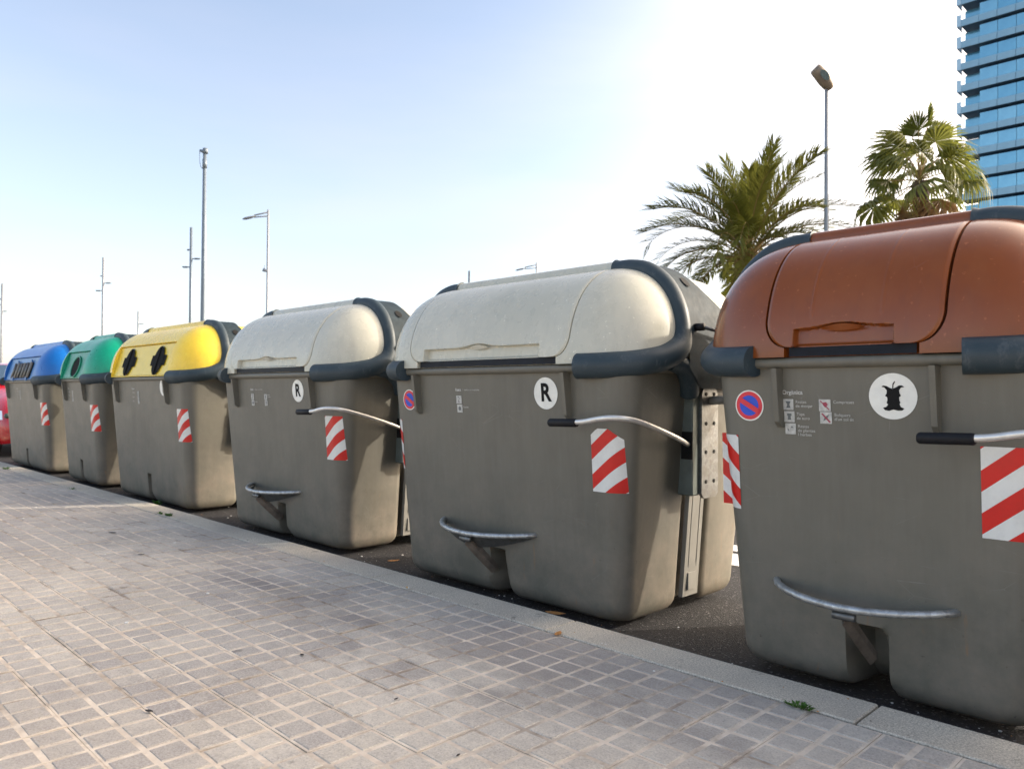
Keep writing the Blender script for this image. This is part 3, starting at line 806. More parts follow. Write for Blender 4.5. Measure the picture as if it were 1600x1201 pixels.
        g = Geo(); g.tube([(X(.62), .020, .900), (X(.70), .020, .905)], [.020, .020], 14); g.mk('lift_pin', 'panelgrey', br, off=OFF)
        if kind.get('lever') and s > 0:
            lp = cr([(X(.590), -.115, .700), (X(.612), -.22, .730), (X(.624), -.36, .769), (X(.626), -.50, .806), (X(.610), -.585, .826), (X(.565), -.637, .832), (X(.50), -.650, .826), (X(.42), -.654, .812), (X(.33), -.655, .806), (X(.25), -.657, .803), (X(.235), -.657, .803)], 6)
            g = Geo(); g.tube(lp, .0112, 12); lv = g.mk('lever', 'rod', root, off=OFF)
            g = Geo(); g.tube([(X(.385), -.652, .8055), (X(.38), -.652, .8055), (X(.238), -.657, .803), (X(.232), -.657, .803)], [.0160, .0178, .0178, .014], 16); g.mk('grip', 'grip', lv, off=OFF)
        if kind.get('lever'):
            g = Geo(); g.tube([(X(.655), -.175, 1.225), (X(.705), -.172, 1.225)], .017, 14); kb = g.mk('damper_knob', 'grip', root, off=OFF)
            g = Geo(); g.tube([(X(.70), -.165, 1.222), (X(.71), .02, 1.205), (X(.72), .22, 1.18)], .008, 8); g.mk('damper_rod', 'galv', root, off=OFF)
    # ---- foot pedal
    if kind.get('pedal'):
        pw = .34 if wide else .30; pc_ = -.05 if wide else .0; n = 24
        yb = -body_h(.27, e)[1]
        def pa(t, dz=0, dy=0): # t -1..1
            return (pc_ + pw * t, yb + .015 - (.175 + dy) * (1 - t * t) ** .75, .262 - .012 * (1 - t * t) + dz)
        path = [pa(-1 + 2 * k / n) for k in range(n + 1)]
        g = Geo(); g.tube(path, .0126, 12); pd = g.mk('pedal_bar', 'bar', root, off=OFF)
        # apron under the bar
        g = Geo(); rows = []
        for j in range(6):
            v = j / 5; row = []
            for k in range(n + 1):
                t = -1 + 2 * k / n; d = (1 - abs(t) ** 1.6)
                p = pa(t); row.append((p[0] * 1.0, p[1] + .02 + .06 * v * d, p[2] - .012 - v * (.065 if wide else .018) * d))
            rows.append(row)
        g.grid(rows); ap = g.mk('pedal_plate', 'galv', pd, off=OFF)
        if not wide: pass
        g = Geo(); x = pc_ + .01
        g.tube([(x, yb - .135, .215), (x + .015, yb - .055, .13), (x + .03, yb + .02, .055), (x + .03, yb + .02, .052)], [.021, .021, .021, .017], 4, sq=(1.3, .55)); g.mk('pedal_strut', 'strut', pd, off=OFF, smooth=False)
        g = Geo(); g.tube([(x - .035, yb - .15, .222), (x + .035, yb - .15, .222)], .013, 12); g.mk('pivot_tube', 'galv', pd, off=OFF)
    # ---- stickers
    def conf(x, z, o=.0022): return (x, body_front(x, z, e) - o, z)
    def tape(x0, x1, z0, z1, mirror=False, cut=False):
        n, m_ = 12, 8; rows = []; uv = []
        for j in range(m_ + 1):
            row = []
            for k in range(n + 1):
                x = x0 + (x1 - x0) * k / n; zt_ = z1 - ((max(0, .035 - (x - x0)) * .8 + max(0, (x - x0) - .095) * .75) if cut else 0)
                z = z0 + (zt_ - z0) * j / m_; row.append(conf(x, z)); uv.append((((x1 - x) if mirror else (x - x0)), z - z0))
            rows.append(row)
        g = Geo(); g.grid(rows)
        return mk('warning_tape', g.v, g.f, 'stripes', root, uv=uv, off=OFF, recalc=False)
    hz = .505
    tx = .37 + e
    tape(tx, tx + .155, hz, hz + .275, cut=kind.get('cut', False))
    def disc(name, x, z, r, mat, o, par=root, n=40):
        V = [conf(x, z, o)] + [conf(x + r * math.cos(2 * PI * k / n), z + r * math.sin(2 * PI * k / n), o) for k in range(n)]
        return mk(name, V, [(0, 1 + k, 1 + (k + 1) % n) for k in range(n)], mat, par, off=OFF, smooth=False, recalc=False)
    def poly(name, pts, mat, o, par):
        return mk(name, [conf(x, z, o) for x, z in pts], [tuple(range(len(pts)))], mat, par, off=OFF, smooth=False, recalc=False)
    def rect(name, x0, x1, z0, z1, mat, o, par): return poly(name, [(x0, z0), (x1, z0), (x1, z1), (x0, z1)], mat, o, par)
    tilt = (PI / 2 + math.atan(.10 / 1.1), 0, 0)
    def wr(s_, x, z, size, mat='print', par=None, o=.003, **kw):
        c = conf(x, z, o); t_ = text('lettering', s_, size, mat, par or root, (c[0], c[1], c[2] + Zo), tilt, **kw); return t_
    if kind.get('noparking', True) and flap:
        # left corner tape and no-parking disc
        tape(-.425 - e - .13, -.425 - e, hz, hz + .275, mirror=True)
        nx = -.375 - e + (0 if not wide else .03); nz = .890
        d0 = disc('no_parking_sticker', nx, nz, .056, 'white', .0022)
        disc('red_ring', nx, nz, .051, 'red', .003, d0); disc('blue_field', nx, nz, .037, 'signblue', .0038, d0)
        c45, r_ = .707, .045; w_ = .0055
        poly('red_bar', [(nx - r_ * .80 - w_ * .5, nz + r_ * .42 - w_), (nx + r_ * .80 - w_ * .5, nz - r_ * .55 - w_), (nx + r_ * .80 + w_, nz - r_ * .42 + w_), (nx - r_ * .80 + w_, nz + r_ * .55 + w_)], 'red', .0060, d0)
    st = kind.get('symbol')
    if st:
        dx, dz, dr = st[1], st[2], st[3]
        d0 = disc('round_sticker', dx, dz, dr, 'white', .0024)
        if st[0] == 'apple':
            sil = [(-.47, .42), (-.38, .47), (-.25, .45), (-.10, .36), (.0, .33), (.14, .38), (.28, .47), (.40, .47), (.50, .40), (.36, .38), (.28, .26), (.30, .12), (.35, .03), (.27, -.04), (.28, -.18), (.32, -.26), (.28, -.34), (.34, -.46), (.48, -.52), (.40, -.60), (.22, -.62), (.02, -.57), (-.16, -.63), (-.34, -.60), (-.42, -.50), (-.28, -.46), (-.20, -.36), (-.26, -.28), (-.22, -.16), (-.23, -.04), (-.32, .02), (-.25, .12), (-.24, .26), (-.34, .38)]
            poly('apple_core', [(dx + a * dr * .98, dz + b * dr) for a, b in sil], 'black', .0034, d0)
            st_ = [(-.01, .34), (.035, .34), (.05, .50), (.12, .62), (.09, .66), (.01, .54)]
            poly('apple_stalk', [(dx + a * dr, dz + b * dr) for a, b in st_], 'black', .0036, d0)
        else:
            wr(st[0], dx, dz, dr * 1.55 if st[0] == 'R' else dr * 1.9, 'black', d0, .0036, align='CENTER', bold=.0035 if st[0] == 'R' else .006, sx=.92)
    def icon(x, z, w, kind_, par=root):
        q = rect('icon_square', x, x + w, z - w, z, 'print', .0024, par); cx_, cz = x + w / 2, z - w / 2
        if kind_ == 'core': poly('pictogram', [(cx_ - .25 * w, cz + .3 * w), (cx_ + .25 * w, cz + .3 * w), (cx_ + .12 * w, cz), (cx_ + .24 * w, cz - .32 * w), (cx_ - .2 * w, cz - .32 * w), (cx_ - .08 * w, cz)], 'icon', .003, q)
        elif kind_ == 'cork': poly('pictogram', [(cx_ - .2 * w, cz + .3 * w), (cx_ + .22 * w, cz + .3 * w), (cx_ + .22 * w, cz + .08 * w), (cx_ + .13 * w, cz + .04 * w), (cx_ + .18 * w, cz - .3 * w), (cx_ - .16 * w, cz - .3 * w), (cx_ - .12 * w, cz + .04 * w), (cx_ - .2 * w, cz + .08 * w)], 'icon', .003, q)
        elif kind_ == 'leaf':
            poly('pictogram', [(cx_ - .02 * w, cz + .08 * w), (cx_ + .14 * w, cz + .26 * w), (cx_ + .32 * w, cz + .08 * w)], 'icon', .003, q)
            poly('pictogram', [(cx_ - .3 * w, cz + .04 * w), (cx_ - .2 * w, cz), (cx_ - .12 * w, cz - .25 * w), (cx_ - .28 * w, cz - .16 * w)], 'icon', .003, q)
        elif kind_ == 'no':
            poly('pictogram', [(cx_ - .22 * w, cz + .2 * w), (cx_ + .12 * w, cz + .28 * w), (cx_ + .28 * w, cz + .06 * w), (cx_ + .06 * w, cz - .2 * w), (cx_ - .12 * w, cz - .02 * w)], 'iconred', .003, q)
            poly('pictogram', [(cx_ - .4 * w, cz + .34 * w), (cx_ - .34 * w, cz + .4 * w), (cx_ + .42 * w, cz - .36 * w), (cx_ + .36 * w, cz - .42 * w)], 'iconred', .0036, q)
        elif kind_ == 'nappy':
            poly('pictogram', [(cx_ - .24 * w, cz - .28 * w), (cx_ - .1 * w, cz + .08 * w), (cx_ + .3 * w, cz + .3 * w), (cx_ + .1 * w, cz - .1 * w)], 'icon', .003, q)
            poly('pictogram', [(cx_ - .4 * w, cz + .34 * w), (cx_ - .28 * w, cz + .4 * w), (cx_ + .42 * w, cz - .34 * w), (cx_ + .3 * w, cz - .42 * w)], 'iconred', .0036, q)
        elif kind_ == 'bag': disc('pictogram', cx_, cz, w * .28, 'icon', .003, q, 10)
        elif kind_ == 'two': text_ = wr('2', cx_ - .3 * w, cz, w * 1.0, 'icon', q, .0032)
    tl = kind.get('print')
    if tl == 'organic':
        x0 = -.247; wr('Orgànica', x0, .938, .0205, bold=.0006)
        for i, (k_, s_) in enumerate((('core', 'Restes\nde menjar'), ('cork', 'Taps\nde suro'), ('leaf', 'Restes\nde plantes\ni herbes'))):
            z = .915 - .0425 * i; icon(x0 + .002 + .003 * i, z, .038, k_); wr(s_, x0 + .048 + .003 * i, z - .017 - (.007 if i == 2 else 0), .0150)
        for i, (k_, s_) in enumerate((('no', 'Compreses'), ('nappy', 'Bolquers\nd\'un sol ús'))):
            z = .915 - .0425 * i; icon(x0 + .131 + .003 * i, z, .040, k_); wr(s_, x0 + .180 + .003 * i, z - .017 if i else z - .009, .0150)
    elif tl == 'rest':
        x0 = kind.get('px', -.235); wr('Resta', x0, .945, .020, bold=.0006); wr('i  residus no reciclables', x0 + .055, .945, .0135)
        icon(x0 + .004, .915, .040, 'two'); icon(x0 + .008, .870, .040, 'bag'); wr('Bosses', x0 + .056, .858, .0145)
        if kind.get('px'):
            icon(x0 + .20, .912, .038, 'core'); icon(x0 + .203, .870, .038, 'cork'); wr('Restes\ndiverses', x0 + .245, .900, .0135)
    elif tl:
        x0 = -.27; wr(tl, x0, .950, .022, bold=.0006)
        for i, (k_, s_) in enumerate((('core', 'Ampolles'), ('cork', 'Llaunes'), ('leaf', 'Brics'))):
            wr(s_, x0 + .01, .915 - .04 * i, .017); icon(x0 + .14, .925 - .04 * i, .034, k_)
    return root

# a greenish zinc housing colour
M['navygreen'] = simple('green_grey_steel', (.14, .165, .15), .45, .3, var=.22, vs=10)

brown = make_container(-1.045, dict(wide=False, flap=True, lever=True, pedal=True, notch=.15, nw=.034, beads=True, gap=.009, symbol=('apple', .125, .927, .074), print='organic'), 'brown_lid',
    'brown-lidded organic waste container with an apple core sticker, nearest of the row', seed=1)
w1 = make_container(-2.825, dict(wide=True, flap=True, lever=True, pedal=True, notch=.15, nw=.026, cut=True, symbol=('R', .395, .930, .073), print='rest'), 'grey_lid',
    'large pale-lidded grey container with an R sticker, standing next to the brown-lidded one', seed=2)
w2 = make_container(-4.985, dict(wide=True, flap=True, lever=True, pedal=True, notch=.15, nw=.022, symbol=('R', .335, .936, .073), print='rest', px=-.33, noparking=False), 'grey_lid',
    'pale-lidded grey container with an R sticker, standing next to the yellow-lidded one', seed=3)
yel = make_container(-7.42, dict(wide=True, e=.38, ribshift=.05, notch=.17, nw=.012, panel='yellow_panel', cross=True, symbol=('i', .485, .960, .073), print='Envasos'), 'yellow_lid',
    'yellow-lidded recycling container with two black cross-shaped throw-in holes', seed=4)
grn = make_container(-9.40, dict(wide=False, e=.08, notch=.17, nw=.012, panel='green_panel', round=True, print='Vidre'), 'green_lid',
    'narrow green-lidded glass container with a single round hole', seed=5)
blu = make_container(-11.64, dict(wide=True, e=.43, notch=.17, nw=.012, panel='blue_panel', slots=True, print='Paper'), 'blue_lid',
    'blue-lidded paper container with a barred slot opening, farthest of the row', seed=6)

make_container(.64, dict(wide=True, flap=True, lever=True, pedal=True, notch=.15, nw=.026, symbol=('R', .395, .930, .073), print='rest'), 'grey_lid',  # added out of view so its shadow covers the foreground paving
    'unseen pale-lidded grey container added beyond the brown-lidded one to shade the paving', seed=7)

# ------------------------------------------------------------------ street lamps and masts
def mast(loc, h, r0, r1, mat='pole', n=14):
    g = Geo(); g.tube([(0, 0, 0), (0, 0, .02), (0, 0, h * .5), (0, 0, h)], [r0, r0, (r0 + r1) / 2, r1], n); return g
def ground_at(px, depth):
    p = at_depth(px, 560, depth); return Vector((p.x, p.y, ROAD))
def height_at(px, py, depth): return at_depth(px, py, depth).z - ROAD

# near lamp with tilted head
b = ground_at(1291, 22); h = height_at(1291, 134, 22)
L = empty('street_lamp', b, 'slim grey street lamp with a single tilted head beside the palm trees', 'street lamp')
mast(b, h, .085, .052).mk('pole', 'polegalv', L)
sc_ = 22 / 1222.95
ax_u = RT * -1; 
hp = lambda du, dv, dd=0: tuple((RT * (du * sc_) + Vector((0, 0, 1)) * (dv * sc_) + F_ * dd) + Vector((0, 0, h)))
g = Geo(); path = [hp(7, -3, 0), hp(3, 1, -.02), hp(-4, 9, -.05), hp(-12, 18, -.08), hp(-19, 25, -.1), hp(-21, 27, -.1)]
g.tube(path, [.09, .17, .20, .20, .185, .15], 18, sq=(.85, 1.0)); hd = g.mk('lamp_head', 'lamp', L)
g = Geo(); c = Vector(hp(-8.5, 12.5, -.275)); u = (Vector(path[4]) - Vector(path[1])).normalized(); v = u.cross(F_).normalized()
n = 20; V = [c - u.cross(v) * .0] + [c + u * (.17 * math.cos(2 * PI * k / n)) + v * (.105 * math.sin(2 * PI * k / n)) for k in range(n)]
mk('lamp_glass', V, [(0, 1 + k, 1 + (k + 1) % n) for k in range(n)], 'lampglass', hd)
g = Geo(); g.tube([hp(8, 8), hp(5, 18)], .02, 6); g.mk('aerial', 'polegalv', hd)

# tall camera mast
b = ground_at(317, 34); h = height_at(317, 236, 34)
L = empty('camera_mast', b, 'tallest blue-grey mast with a small camera on top', 'mast')
mast(b, h, .15, .075).mk('pole', 'pole', L)
g = Geo(); s34 = 34 / 1222.95
w = lambda du, dv: tuple(RT * (du * s34) + Vector((0, 0, h + dv * s34)))
g.tube([w(-8, 2), w(-2, 0), w(2, 2)], [.05, .09, .12], 8); g.tube([w(1, -3), w(1, 5)], .11, 10); g.mk('camera_head', 'pole', L)
g = Geo(); g.tube(cr([w(-8, 1), w(-8, -12), w(-6, -24), w(-1, -28)], 4), .012, 5); g.mk('cable', 'pole', L)
g = Geo(); g.tube([w(0, -12), w(0, -26)], .10, 10); g.mk('joint_box', 'pole', L)

def column_lamp(px, ptop, depth, heads, label, mat='pole', r=.10):
    b = ground_at(px, depth); h = height_at(px, ptop, depth); L = empty('street_lamp', b, label, 'street lamp', 'slender lamp columns with small side heads')
    mast(b, h, r, r * .8).mk('pole', mat, L); s = depth / 1222.95
    for (dx, py, ln) in heads:
        z = h - (py - ptop) * s; g = Geo(); sg_ = 1 if dx > 0 else -1
        a = Vector((0, 0, z)); p1 = a + RT * (sg_ * .15); p2 = a + RT * (sg_ * (ln * s))
        g.tube([a, p1], .035, 6); g.tube([p1, p1 + (p2 - p1) * .25, p1 + (p2 - p1) * .8, p2 + Vector((0, 0, .03))], [.05, .10, .09, .03], 8, sq=(.55, 1)); g.mk('lamp_head', mat, L)
    return L
column_lamp(297, 355, 45, [(-1, 390, 6), (1, 404, 15), (-1, 417, 14)], 'dark lamp column with three side heads, just left of the tallest mast')
column_lamp(160, 402, 57, [(-1, 431, 4), (1, 442, 13), (-1, 454, 12)], 'lamp column with side heads standing above the green-lidded container', 'polegalv')
column_lamp(2, 443, 73, [(-1, 467, 4), (1, 486, 8), (-1, 476, 5)], 'lamp column with side heads above the red car', 'polegalv', .11)
column_lamp(215, 486, 100, [(1, 506, 9)], 'distant thin lamp column with one low head behind the green lid', 'polegalv', .10)

def arm_lamp(px, ptop, depth, al, label, cat_extra=False):
    b = ground_at(px, depth); h = height_at(px, ptop, depth); s = depth / 1222.95
    L = empty('street_lamp', b, label, 'street lamp', 'lamp posts with a single angled arm')
    g = Geo(); z1 = h * .42; g.tube([(0, 0, 0), (0, 0, z1), (0, 0, z1 + .05), (0, 0, h)], [.12, .10, .07, .05], 10); g.mk('pole', 'polegalv', L)
    k = al / 40.0
    q = lambda dx, dz: tuple(RT * (dx * s * k) + Vector((0, 0, h + dz * s * k)))
    g = Geo(); g.tube([q(0, -4), q(-22, -9)], .04, 6); g.tube([q(0, -10), q(-22, -12)], .035, 6); g.mk('arm', 'polegalv', L)
    g = Geo(); g.tube([q(-20, -10), q(-27, -12), q(-36, -14), q(-40, -15)], [.05, .13, .13, .04], 8, sq=(.5, 1)); g.mk('lamp_head', 'polegalv', L)
    if cat_extra:
        zz = h - 97 * s
        g = Geo(); g.tube([tuple(RT * 0 + Vector((0, 0, zz))), tuple(RT * (-7 * s) + Vector((0, 0, zz + 3 * s)))], [.05, .10], 8); g.mk('side_camera', 'polegalv', L)
        g = Geo(); g.tube([tuple(RT * (-5 * s) + Vector((0, 0, zz))), tuple(RT * (-5 * s) + Vector((0, 0, zz + 10 * s)))], .015, 5); g.mk('aerial', 'polegalv', L)
arm_lamp(417, 327, 41, 40, 'grey lamp post with a single arm reaching left, above the pale-lidded container', True)
arm_lamp(837.5, 410, 60, 33, 'distant lamp post with a single arm peeping over the large pale lid')
b = ground_at(732.5, 62); h = height_at(732.5, 423, 62)
tag(mast(b, h, .10, .09).mk('post', 'pole'), 'thin post tip peeping over the left end of the large pale lid', 'post').location = b

# ------------------------------------------------------------------ palms
def frond_mesh(L_, droop, rnd, nleaf=52, dead=False, name='frond'):
    g = Geo(); N = 14; P = []
    for k in range(N + 1):
        t = k / N; a = droop * t ** 1.35
        P.append((t, a))
    pts = [Vector((0, 0, 0))]; 
    for k in range(N):
        a = droop * ((k + .5) / N) ** 1.3; pts.append(pts[-1] + Vector((math.cos(a), 0, -math.sin(a))) * (L_ / N))
    g.tube(pts, [.030 * (1 - .85 * k / N) for k in range(N + 1)], 5, m=1)
    for i in range(nleaf):
        t = .20 + .80 * (i / (nleaf - 1)); f = t * N; k = min(int(f), N - 1); p = pts[k].lerp(pts[k + 1], f - k); d = (pts[k + 1] - pts[k]).normalized()
        ll = L_ * (.09 + .13 * math.sin(PI * min(1, (t - .12) * 1.02)) ** .8) * rnd.uniform(.85, 1.1)
        upv = Vector((-d.z, 0, d.x)); up_ = upv if upv.z > 0 else -upv
        for s in (-1, 1):
            sp = rnd.uniform(.55, .95) * (1 - .45 * t)
            dirv = (d * (1.0 - sp * .45) + Vector((0, s, 0)) * sp * 1.05 + up_ * rnd.uniform(.05, .50)).normalized()
            w_ = .0175 * rnd.uniform(.8, 1.3); wv = dirv.cross(up_).normalized() * w_
            mid = p + dirv * ll * .5; tip = p + dirv * ll + Vector((0, 0, -ll * rnd.uniform(.08, .30)))
            g.add([p - wv * .5, p + wv * .5, mid + wv, mid - wv, tip], [(0, 1, 2, 3), (3, 2, 4)], 0)
    me = bpy.data.meshes.new(name); me.from_pydata(g.v, [], g.f)
    me.materials.append(M['dead'] if dead else M['frond']); me.materials.append(M['stalk']); me.polygons.foreach_set('material_index', g.m); return me
def palm_trunk(h, r0, r1, parent, rings=26):
    g = Geo(); path = []; rad = []
    for k in range(rings * 2 + 1):
        z = h * k / (rings * 2); path.append((0.03 * math.sin(z * 1.3), 0.02 * math.cos(z), z)); rad.append((r0 + (r1 - r0) * (z / h)) * (1.06 if k % 2 else .94))
    g.tube(path, rad, 14); return g.mk('trunk', 'bark', parent)

rp = random.Random(4)
pd_ = 24.0; base = at_depth(1168, 412, pd_); hgt = base.z - ROAD
date = empty('date_palm', (base.x, base.y, ROAD), 'date palm with feathery arching fronds behind the brown lid', 'palm tree')
palm_trunk(hgt, .30, .25, date)
crown_c = Vector((0, 0, hgt + .1))
fm = [frond_mesh(3.4, dr, rp, 84) for dr in (.5, .95, 1.35, 1.7)] + [frond_mesh(2.8, dr, rp, 72) for dr in (1.5, 1.9)]
for k in range(52):
    t = (k + .5) / 52; az = k * 2.39996 + rp.uniform(-.2, .2)
    el = R(87) - (R(76)) * t ** 1.0                    # upright in the middle, hanging outside
    v = fm[min(5, int(t * 4.2 + rp.uniform(0, 1.3)))] if t < .9 else fm[5]
    o = link('frond', v, date); o.location = crown_c + Vector((math.cos(az), math.sin(az), 0)) * .10 + Vector((0, 0, .25 * (1 - t)))
    o.rotation_euler = (rp.uniform(-.3, .3), -el, az); sc = rp.uniform(.84, 1.08) * (1.0 if t > .15 else .95); o.scale = (sc, sc, sc)
# cut leaf bases round the neck
g = Geo()
for k in range(60):
    a = k * 2.4; z = hgt - .55 + .7 * k / 60; c = Vector((math.cos(a), math.sin(a), 0))
    g.tube([c * .2 + Vector((0, 0, z)), c * .42 + Vector((0, 0, z + .28))], [.05, .028], 5)
g.mk('leaf_bases', 'stalk', date, kind='stuff')

def fan_mesh(rad_, rnd, span=R(290), droop=.5, dead=False, nf=34, pet=1.0):
    g = Geo()
    g.tube([(0, 0, 0), (pet * .5, 0, .03), (pet, 0, 0)], [.022, .016, .013], 5, m=1)
    c = Vector((pet, 0, 0))
    for i in range(nf):
        a = -span / 2 + span * i / (nf - 1) + rnd.uniform(-.03, .03); l_ = rad_ * (.72 + .28 * math.cos(a * .5)) * rnd.uniform(.9, 1.06)
        d = Vector((math.cos(a), math.sin(a), .25 * math.cos(a * 2) * .4)); wv = Vector((-math.sin(a), math.cos(a), 0)) 
        dz = rnd.uniform(.6, 1.2) * droop
        p1 = c + d * l_ * .55 + Vector((0, 0, -.08 * dz * l_)); p2 = c + d * l_ * .80 + Vector((0, 0, -.38 * dz * l_)); p3 = c + d * l_ * .90 + Vector((0, 0, -.95 * dz * l_))
        w1_ = l_ * .55 * math.sin(span / nf * .58); w2_ = w1_ * .55; zf = Vector((0, 0, .03 * (1 if i % 2 else -1)))
        g.add([c, p1 - wv * w1_ + zf, p1 + wv * w1_ - zf, p2 - wv * w2_, p2 + wv * w2_, p3], [(0, 1, 2), (1, 3, 4, 2), (3, 5, 4)], 0)
    me = bpy.data.meshes.new('fan_leaf'); me.from_pydata(g.v, [], g.f); me.materials.append(M['dead'] if dead else M['fan']); me.materials.append(M['stalk']); me.polygons.foreach_set('material_index', g.m); return me
def fan_palm(px, py, depth, label, n=30, rad_=.85, pet=1.15, dead_n=10, seed=3, tr=.22, bush=False):
    rnd = random.Random(seed); b_ = at_depth(px, py, depth); hh = b_.z - ROAD
    T = empty('fan_palm', (b_.x, b_.y, ROAD), label, 'palm tree'); palm_trunk(hh, tr * 1.15, tr, T)
    fr = [fan_mesh(rad_ * q, rnd, R(sp), d_, False, 32, pet * pq) for q, sp, d_, pq in ((1, 270, .8, 1), (.95, 230, 1.15, .85), (1.05, 280, 1.4, 1), (.85, 150, .25, 1.1))]
    dm = [fan_mesh(rad_ * .95, rnd, R(200), 1.1, True, 24, pet * .6), fan_mesh(rad_ * .8, rnd, R(150), 1.2, True, 20, pet * .45)]
    for k in range(n):
        t = (k + .5) / n; az = k * 2.39996 + rnd.uniform(-.25, .25); el = R(84) - R(112) * t
        o = link('fan_leaf', fr[3] if t < .15 else fr[rnd.randrange(3)], T); o.location = (0, 0, hh + .15 * (1 - t)); o.rotation_euler = (rnd.uniform(-.7, .7), -el, az); s = rnd.uniform(.8, 1.1); o.scale = (s, s, s)
    for k in range(dead_n):
        az = k * 2.39996 + rnd.uniform(-.3, .3); o = link('dead_fan_leaf', dm[rnd.randrange(2)], T); o.location = (0, 0, hh - .1 - (.9 * k / dead_n)); o.rotation_euler = (rnd.uniform(-.5, .5), R(30) + R(38) * rnd.random(), az); s = rnd.uniform(.8, 1.1); o.scale = (s, s, s)
    return T
fan_palm(1437, 284, 22.5, 'fan palm with drooping tattered leaves in front of the glass tower', n=26, rad_=.86, pet=1.22, dead_n=18, seed=8)
fan_palm(1150, 428, 28, 'low palm with a brown dry leaf skirt between the pale and brown lids', n=10, rad_=.45, pet=.35, dead_n=40, seed=5, tr=.2)

# ------------------------------------------------------------------ glass tower
TD = 115.0
tc = at_depth(1495, 300, TD); tx, ty = tc.x, tc.y; FH = 3.2; NF = 22; NB = 12; BW = 2.3; SK = 118 
tower = empty('glass_tower', (tx, ty, ROAD), 'blue glass apartment tower with stacked balcony bands at the right edge', 'building')
g = Geo(); g.box(2.2, NB * BW, 2.2, 22, 0, NF * FH); core = g.mk('core', 'soffit', tower, smooth=False)
# floor line phase so that slab undersides meet the photo
zref = at_depth(1495, 43, TD).z - ROAD
ph = zref % FH
sl = par = pn = bs = None
for f in range(NF):
    z = ph + f * FH
    if z > NF * FH: break
    if sl is None:
        g = Geo(); g.box(0.6, NB * BW, 0, 3, 0, .28); sl = g.mk('floor_slab', 'soffit', tower, smooth=False); o = sl
        o.location = (0, 0, z)
    else: o = link('floor_slab', sl.data, tower); o.location = (0, 0, z)
    for k in range(NB):
        if par is None:
            g = Geo(); g.box(.02, BW - .02, -.12, .0, .0, 1.0, bev=.02); par = g.mk('parapet_panel', 'slab', tower, smooth=False); o = par
            g = Geo(); g.box(.03, BW - .03, .32, .39, 1.02, FH - .40, bev=.0); pn = g.mk('window_pane', 'tglass', tower, smooth=False); o2 = pn
        else: o = link('parapet_panel', par.data, tower); o2 = link('window_pane', pn.data, tower)
        o.location = (.6 + k * BW, 0, z); o2.location = (.6 + k * BW, 0 if k else 1.4, z)
    if bs is None:
        g = Geo(); g.box(0, .6, -.11, -.03, .05, 1.75); g.box(0, .06, -.11, 2.4, .05, 1.75); bs = g.mk('balustrade_glass', 'balglass', tower, smooth=False); o = bs
    else: o = link('balustrade_glass', bs.data, tower)
    o.location = (0, 0, z)

